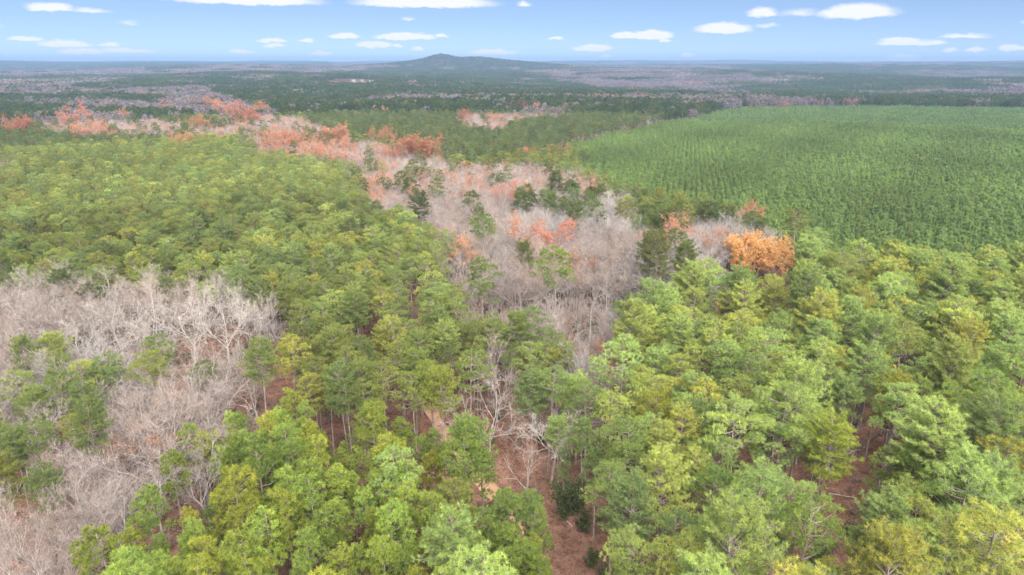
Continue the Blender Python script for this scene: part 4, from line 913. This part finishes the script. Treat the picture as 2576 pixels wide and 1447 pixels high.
def snag(px_, py_, H, seed, label, stubs, sl):
    """standing dead trunk with broken branches"""
    r_ = np.random.default_rng(seed); x, y = ground_at(px_, py_); z = float(terrain(x, y))
    e = empty('dead_snag', (x, y, z)); tag(e, label, 'dead tree')
    zz = np.linspace(-.3, H, 8); sw = np.cumsum(r_.normal(0, .05, (8, 2)), 0); rad = .2*(1-.75*zz/H)*H/13
    g = Geo(); segs_to_geo(g, [[*sw[i], zz[i], *sw[i+1], zz[i+1], rad[i], rad[i+1]] for i in range(7)], 8)
    tp = g.n; g.add([[sw[-1, 0]+.03, sw[-1, 1], H+.5], [sw[-1, 0]-.06, sw[-1, 1]-.04, H-.05], [sw[-1, 0]+.06, sw[-1, 1]-.04, H-.05], [sw[-1, 0], sw[-1, 1]+.07, H-.05]], [(0, 1, 2), (0, 2, 3), (0, 3, 1)])
    V, T, Sh = g.arrays(); new_obj('trunk', tri_mesh('snag_trunk', V, T, [M_DEAD], shade=Sh, smooth=True), e)
    for k in range(stubs):
        zb = H*(.28+.68*k/stubs); a = r_.uniform(0, 2*pi); el = radians(r_.uniform(-5, 40)); L = sl*r_.uniform(.5, 1.2)*(1.1-.5*k/stubs)
        p = np.array([np.interp(zb, zz, sw[:, 0]), np.interp(zb, zz, sw[:, 1]), zb]); d = np.array([cos(a)*cos(el), sin(a)*cos(el), sin(el)]); b = Geo(); segs = []
        for m in range(3):
            q = p+d*L/3; segs.append([*p, *q, .045*(1-m*.28), .045*(1-(m+1)*.28)])
            if m: segs.append([*q, *(q+unit(d+r_.normal(0, .6, 3))*L*.28), .02, .008])
            d = unit(d+r_.normal(0, .2, 3)); p = q
        segs_to_geo(b, segs, 4); V, T, Sh = b.arrays(); new_obj('branch', tri_mesh('snag_branch', V, T, [M_DEAD], shade=Sh, smooth=True), e)
snag(1096, 838, 13.5, 1, 'tall white dead trunk with few stubs beside the track through the pines', 9, .9)
snag(1482, 885, 12.5, 2, 'grey dead tree with many drooping broken limbs below the bare central grove', 16, 1.9)
snag(1588, 1440, 10.0, 3, 'thin white dead tree with crooked branches among pines near the bottom edge', 14, 1.5)
snag(1722, 985, 17.0, 4, 'pale leafless dead tree rising out of the pine canopy', 14, 1.8)

def log(px_, py_, L, rad, az, label, m, name, crooked=0.0):
    r_ = np.random.default_rng(int(px_)); x, y = ground_at(px_, py_)
    e = empty(name, (x, y, float(terrain(x, y)))); tag(e, label, 'log' if name == 'fallen_log' else 'branch')
    d = np.array([cos(az), sin(az), .02]); p = -d*L/2+np.array([0, 0, rad]); segs = []; side = []
    for k in range(7):
        dd = unit(d+r_.normal(0, .03+crooked, 3)*np.array([1, 1, .3])); q = p+dd*L/7; segs.append([*p, *q, rad*(1-k*.09), rad*(1-(k+1)*.09)]); p = q
        if k in (3, 5, 6): side.append([*p, *(p+np.array([-d[1], d[0], .4])*(1 if k % 2 else -1)*L*.13), rad*.4, rad*.15])
    g = Geo(); segs_to_geo(g, segs, 8); V, T, Sh = g.arrays(); new_obj('trunk', tri_mesh('log_trunk', V, T, [m], shade=Sh, smooth=True), e)
    g = Geo(); segs_to_geo(g, side, 5); V, T, Sh = g.arrays(); new_obj('branch', tri_mesh('log_branch', V, T, [m], shade=Sh, smooth=True), e)
log(1434, 878, 9.0, .22, .15, 'dark fallen trunk lying under the bare trees of the central grove', M_BARK, 'fallen_log')
log(1430, 1328, 2.6, .06, 2.0, 'pale crooked fallen branch on the red leaf litter of the clearing', M_DEAD, 'fallen_branch', .14)
log(2118, 1262, 4.5, .13, -.35, 'grey fallen trunk lying on brown litter between the right-hand pines', M_GREY, 'fallen_log')

def flat_mat(name, c, rough=.7):
    m = mat(name); nt = m.node_tree; out = nt.nodes.new('ShaderNodeOutputMaterial'); b = nt.nodes.new('ShaderNodeBsdfPrincipled')
    nz = nt.nodes.new('ShaderNodeTexNoise'); nz.inputs['Scale'].default_value = 2.0; rp = nt.nodes.new('ShaderNodeValToRGB'); link(nt, nz.outputs[0], rp.inputs[0])
    rp.color_ramp.elements[0].color = (*[v*.85 for v in c], 1); rp.color_ramp.elements[1].color = (*c, 1); link(nt, rp.outputs[0], b.inputs['Base Color'])
    b.inputs['Roughness'].default_value = rough; link(nt, b.outputs[0], out.inputs[0]); return m
def marker():
    x, y = ground_at(1412, 1318); e = empty('marker_flag', (x, y, float(terrain(x, y)))); tag(e, 'small red-orange marker flag on a thin stake at the clearing edge', 'marker')
    g = Geo(); segs_to_geo(g, [[0, 0, -.1, 0, 0, 1.15, .012, .012]], 6); V, T, Sh = g.arrays(); new_obj('stake', tri_mesh('stake', V, T, [M_DEAD], shade=Sh), e)
    V = []; T = []
    for i in range(5):
        for j in (0, 1): V += [(.01+.09*i, .02*sin(i*1.7), .78+.33*j)]
    V2 = [(a, b+.006, c) for a, b, c in V]
    for i in range(4): a = 2*i; T += [(a, a+2, a+3), (a, a+3, a+1), (a+10, a+13, a+12), (a+10, a+11, a+13)]
    new_obj('flag', tri_mesh('flag', V+V2, T, [flat_mat('red_fabric', (.6, .06, .03))]), e)
marker()

M_WALL, M_ROOF, M_DARK = flat_mat('painted_siding', (.17, .165, .155)), flat_mat('pale_metal_roof', (.15, .155, .16), .9), flat_mat('dark_glass', (.04, .045, .05), .2)
def house(x, y, w, d, h, rz, label):
    w, d, h = w*.7, d*.7, h*.75
    e = empty('farm_building', (x, y, float(terrain(x, y))), rz); tag(e, label, 'building', 'far farm buildings')
    def box(nm, x0, x1, y0, y1, z0, z1, m, par):
        V = [(a, b, c) for c in (z0, z1) for b in (y0, y1) for a in (x0, x1)]
        F = [(0, 2, 3), (0, 3, 1), (4, 5, 7), (4, 7, 6), (0, 1, 5), (0, 5, 4), (2, 6, 7), (2, 7, 3), (0, 4, 6), (0, 6, 2), (1, 3, 7), (1, 7, 5)]
        return new_obj(nm, tri_mesh(nm, V, F, [m]), par)
    wl = box('wall', -w/2, w/2, -d/2, d/2, -1, h, M_WALL, e)
    rh = d*.32; o = .5
    V = [(-w/2-o, -d/2-o, h+.02), (w/2+o, -d/2-o, h+.02), (w/2+o, d/2+o, h+.02), (-w/2-o, d/2+o, h+.02), (-w/2-o, 0, h+rh), (w/2+o, 0, h+rh)]
    new_obj('roof', tri_mesh('roof', V, [(0, 1, 5), (0, 5, 4), (2, 3, 4), (2, 4, 5), (1, 2, 5), (3, 0, 4), (0, 3, 2), (0, 2, 1)], [M_ROOF]), e)
    for k in range(max(2, int(w/5))):
        cx = -w/2+(k+.5)*w/max(2, int(w/5)); box('window', cx-.6, cx+.6, -d/2-.06, -d/2+.05, h*.45, h*.8, M_DARK, e)
    box('door', w*.06-.55, w*.06+.55, -d/2-.07, -d/2+.05, -.2, min(2.2, h*.43), M_DARK, e)
for (px_, dy, w, d, h, rz, lb) in ((640, 0, 26, 16, 6.5, .1, 'long white farm building in a far field, the largest of its group'), (618, 20, 14, 10, 5, -.3, 'small white farm building at the left end of the far field'),
        (660, -15, 11, 9, 4.5, .5, 'small white farm building at the right end of the far field')):
    kx, ky = KNOLLS[0][:2]; house(kx+(px_-632)*1.55, ky+dy, w, d, h, rz, lb)
for (px_, dy, w, d, h, rz, lb) in ((895, 0, 16, 10, 5, .2, 'cream house with grey roof, leftmost of the far houses among pines'), (912, 15, 13, 9, 5.5, -.2, 'cream house with grey roof, second from left of the far houses among pines'),
        (934, -10, 15, 10, 5, .35, 'cream house with grey roof, third from left of the far houses among pines'), (955, 8, 12, 9, 5, 0, 'cream house with grey roof, rightmost of the far houses among pines')):
    kx, ky = KNOLLS[1][:2]; house(kx+(px_-922)*1.45, ky+dy, w, d, h, rz, lb)

# ------------------------------------------------------------------ what each tree is called
MARKS = [('the big orange tree', 1900, 622), ('the lone round grove pine', 1400, 665), ('the upper bend of the sandy track', 1090, 1070), ('the red leaf-litter clearing', 1412, 1385),
         ('the white-limbed clearing tree', 1390, 1075), ('the wide lower-grove bare tree', 640, 955), ('the tall white snag', 1096, 790), ('the grey many-limbed snag', 1482, 830),
         ('the brown big-pine gap', 2150, 1150), ('the lemon-yellow pine', 2405, 800), ('the largest pale right-edge pine', 2480, 1010), ('the lime brown-gap pine', 2080, 1140),
         ('the lower left picture corner', 0, 1447), ('the lower right picture corner', 2576, 1447), ('the left-grove pine island', 150, 1000), ('the pointed left-grove pine', 440, 1200),
         ('the lime young-stand pine', 735, 1040), ('the pale yellow track pine', 955, 755), ('the pine topping the plantation', 2010, 550), ('the canopy dead tree', 1722, 925),
         ('the peach-coloured tree', 1165, 628), ('the left edge\'s middle', 0, 720), ('the right edge\'s middle', 2576, 720), ('the bottom edge\'s middle', 1288, 1447),
         ('the white left-wall bare trees', 300, 740), ('the olive grove-side pine', 1655, 650), ('the thin white dead tree', 1590, 1380), ('the upper orange tree pair', 1015, 378), ('the red central-grove tree', 1405, 590)]
SELF = {'the big orange tree': ('leafy', 'huge orange-leaved tree beside the pine plantation, the largest autumn tree'), 'the lone round grove pine': ('pine', 'lone pine with rounded crown in the middle of the central bare grove'),
        'the white-limbed clearing tree': ('bare', 'white-limbed bare tree standing above the red leaf-litter clearing'), 'the wide lower-grove bare tree': ('bare', 'wide round-headed bare tree on the near edge of the left grove'),
        'the lemon-yellow pine': ('pine', 'lemon-yellow pine among darker pines of the right-hand stand'), 'the largest pale right-edge pine': ('pine', 'largest pale green pine by the right picture edge'),
        'the lime brown-gap pine': ('pine', 'bright lime pine beside the brown gap between the big pines'), 'the pointed left-grove pine': ('young', 'pointed dark young pine on the border of the left bare grove'),
        'the lime young-stand pine': ('young', 'bright lime young pine at the top of the young stand'), 'the pale yellow track pine': ('pine', 'pale yellow-green pine above the upper end of the track'),
        'the pine topping the plantation': ('pine', 'tall pine rising alone above the near plantation corner'), 'the peach-coloured tree': ('leafy', 'peach-coloured autumn tree on the near side of the central bare grove'),
        'the olive grove-side pine': ('pine', 'broad olive pine at the right border of the central bare grove'), 'the red central-grove tree': ('bud', 'red half-bare autumn tree in the middle of the central grove')}
NUM = ['nearest', 'second', 'third', 'fourth', 'fifth', 'sixth', 'seventh', 'eighth', 'ninth', 'tenth', 'eleventh', 'twelfth', 'thirteenth', 'fourteenth', 'fifteenth', 'sixteenth', 'seventeenth', 'eighteenth', 'nineteenth', 'twentieth'] + ['twenty-'+q for q in ('first', 'second', 'third', 'fourth', 'fifth', 'sixth', 'seventh', 'eighth', 'ninth')] + ['thirtieth'] + ['thirty-'+q for q in ('first', 'second', 'third', 'fourth', 'fifth', 'sixth', 'seventh', 'eighth', 'ninth')]
def colour_word(key, t):
    if key == 'shrub': return 'dark green'
    r, g, b = t
    if key in ('leafy', 'bud'):
        return 'orange' if g > r*.36 and b < r*.2 else ('peach' if g > r*.48 else ('rust-red' if r > .3 else 'dark red'))
    if key in ('bare', 'sapling'): return 'pinkish-brown' if r > g*1.3 else 'pale grey'
    if r > g*.88: return 'olive-yellow'
    if g > .25: return 'bright lime'
    if g < .15: return 'dark green'
    return 'blue-green' if r < g*.64 else 'mid-green'
NOUN = {'pine': 'pine', 'young': 'slender young pine', 'bare': 'bare tree', 'sapling': 'thin bare sapling', 'leafy': 'leafy autumn tree', 'bud': 'half-bare autumn tree', 'shrub': 'evergreen shrub'}
GROUPS = {'pine': 'tall pines of the near stands', 'young': 'young pines along the track', 'bare': 'bare hardwoods of the groves', 'sapling': 'bare saplings under the pines', 'leafy': 'autumn trees in leaf', 'bud': 'autumn trees half bare', 'plantation': 'plantation pines along the near edge', 'shrub': 'evergreen shrubs on the forest floor'}
own = {}
for (mn, mx_, my_) in MARKS:
    if mn in SELF:
        c_ = sorted(((math.hypot(r_[3]-mx_, r_[4]-my_), q) for q, r_ in enumerate(SINGLES) if r_[1] == SELF[mn][0]))
        if c_ and c_[0][0] < 60: own[c_[0][1]] = SELF[mn][1]
buckets = {}
for q_, rec in enumerate(SINGLES):
    e, key, A_, px_, py_, cat = rec[:6]
    tag(e, own.get(q_), cat, GROUPS[key])
    if q_ in own: continue
    if key == 'plantation':
        e['label'] = 'slender young green pine in the near rows of the dense even plantation'; continue
    d = [math.hypot(px_-m[1], (py_-m[2])*1.3) for m in MARKS]; j = int(np.argmin(d)); dx, dy = px_-MARKS[j][1], (py_-MARKS[j][2])*1.3
    way = ('right of' if dx > 0 else 'left of') if abs(dx) > abs(dy) else ('below' if dy > 0 else 'above')
    cw = colour_word(key, A_[4:7] if key != 'shrub' else None)
    buckets.setdefault((NOUN[key], cw, j, way), []).append((d[j], e))
for (noun, cw, j, way), L in buckets.items():
    for i, (_, e) in enumerate(sorted(L, key=lambda q: q[0])):
        e['label'] = f'{cw} {noun} {way} {MARKS[j][0]}' + ('' if len(L) == 1 else f', {NUM[min(i, 38)]}' + (' to it' if i == 0 else ' from it'))
STUFF = {'pine_stand': 'dense pine canopy of the middle distance', 'pine_forest': 'pine woods stretching away', 'bare_stand': 'bare hardwood grove of the middle distance', 'bare_forest': 'grey bare woods', 'plantation_stand': 'even dark green pine plantation', 'plantation_forest': 'far half of the even pine plantation', 'undergrowth': 'brown leafless brush on the forest floor', 'young_pine_stand': 'young pines crowded along the track', 'budding_stand': 'half-bare autumn trees of the groves', 'sapling_stand': 'bare saplings under the pines', 'distant_pine_forest': 'dark pine ridges fading into haze', 'distant_bare_forest': 'grey bare woods fading into haze', 'distant_plantation_forest': 'far end of the even pine plantation'}
for o in list(S.objects):
    b_ = o.name.split('.')[0]
    if b_ in STUFF: o['label'] = STUFF[b_]

# ------------------------------------------------------------------ haze
def build_haze():
    m = mat('haze_air'); nt = m.node_tree
    pv = nt.nodes.new('ShaderNodeVolumePrincipled'); out = nt.nodes.new('ShaderNodeOutputMaterial')
    pv.inputs['Color'].default_value = HAZE_COLOR; pv.inputs['Density'].default_value = HAZE_DENSITY; pv.inputs['Anisotropy'].default_value = 0.0
    link(nt, pv.outputs[0], out.inputs['Volume'])
    m.cycles.homogeneous_volume = True
    X = 16500.0; z0, z1 = -60.0, 160.0
    V = [(sx*X, sy*X, z) for z in (z0, z1) for sy in (-1, 1) for sx in (-1, 1)]
    F = [(0, 2, 3), (0, 3, 1), (4, 5, 7), (4, 7, 6), (0, 1, 5), (0, 5, 4), (2, 6, 7), (2, 7, 3), (0, 4, 6), (0, 6, 2), (1, 3, 7), (1, 7, 5)]
    tag(new_obj('haze', tri_mesh('haze', V, F, [m])), kind='stuff')
HAZE_COLOR = (0.195, 0.30, 0.475, 1); HAZE_DENSITY = 1.25e-4
build_haze()
print('TREES', {k: len(v) for k, v in T_LIST.items()}, 'tris', sum(p.tris for L in (PINES, YOUNG, MIDP, PLANT, HARD, SAPL, MIDH, LEAFY, BUDDY, CLP, CLB, CLR, FRP, FRB) for p in L), 'singles', len(SINGLES))
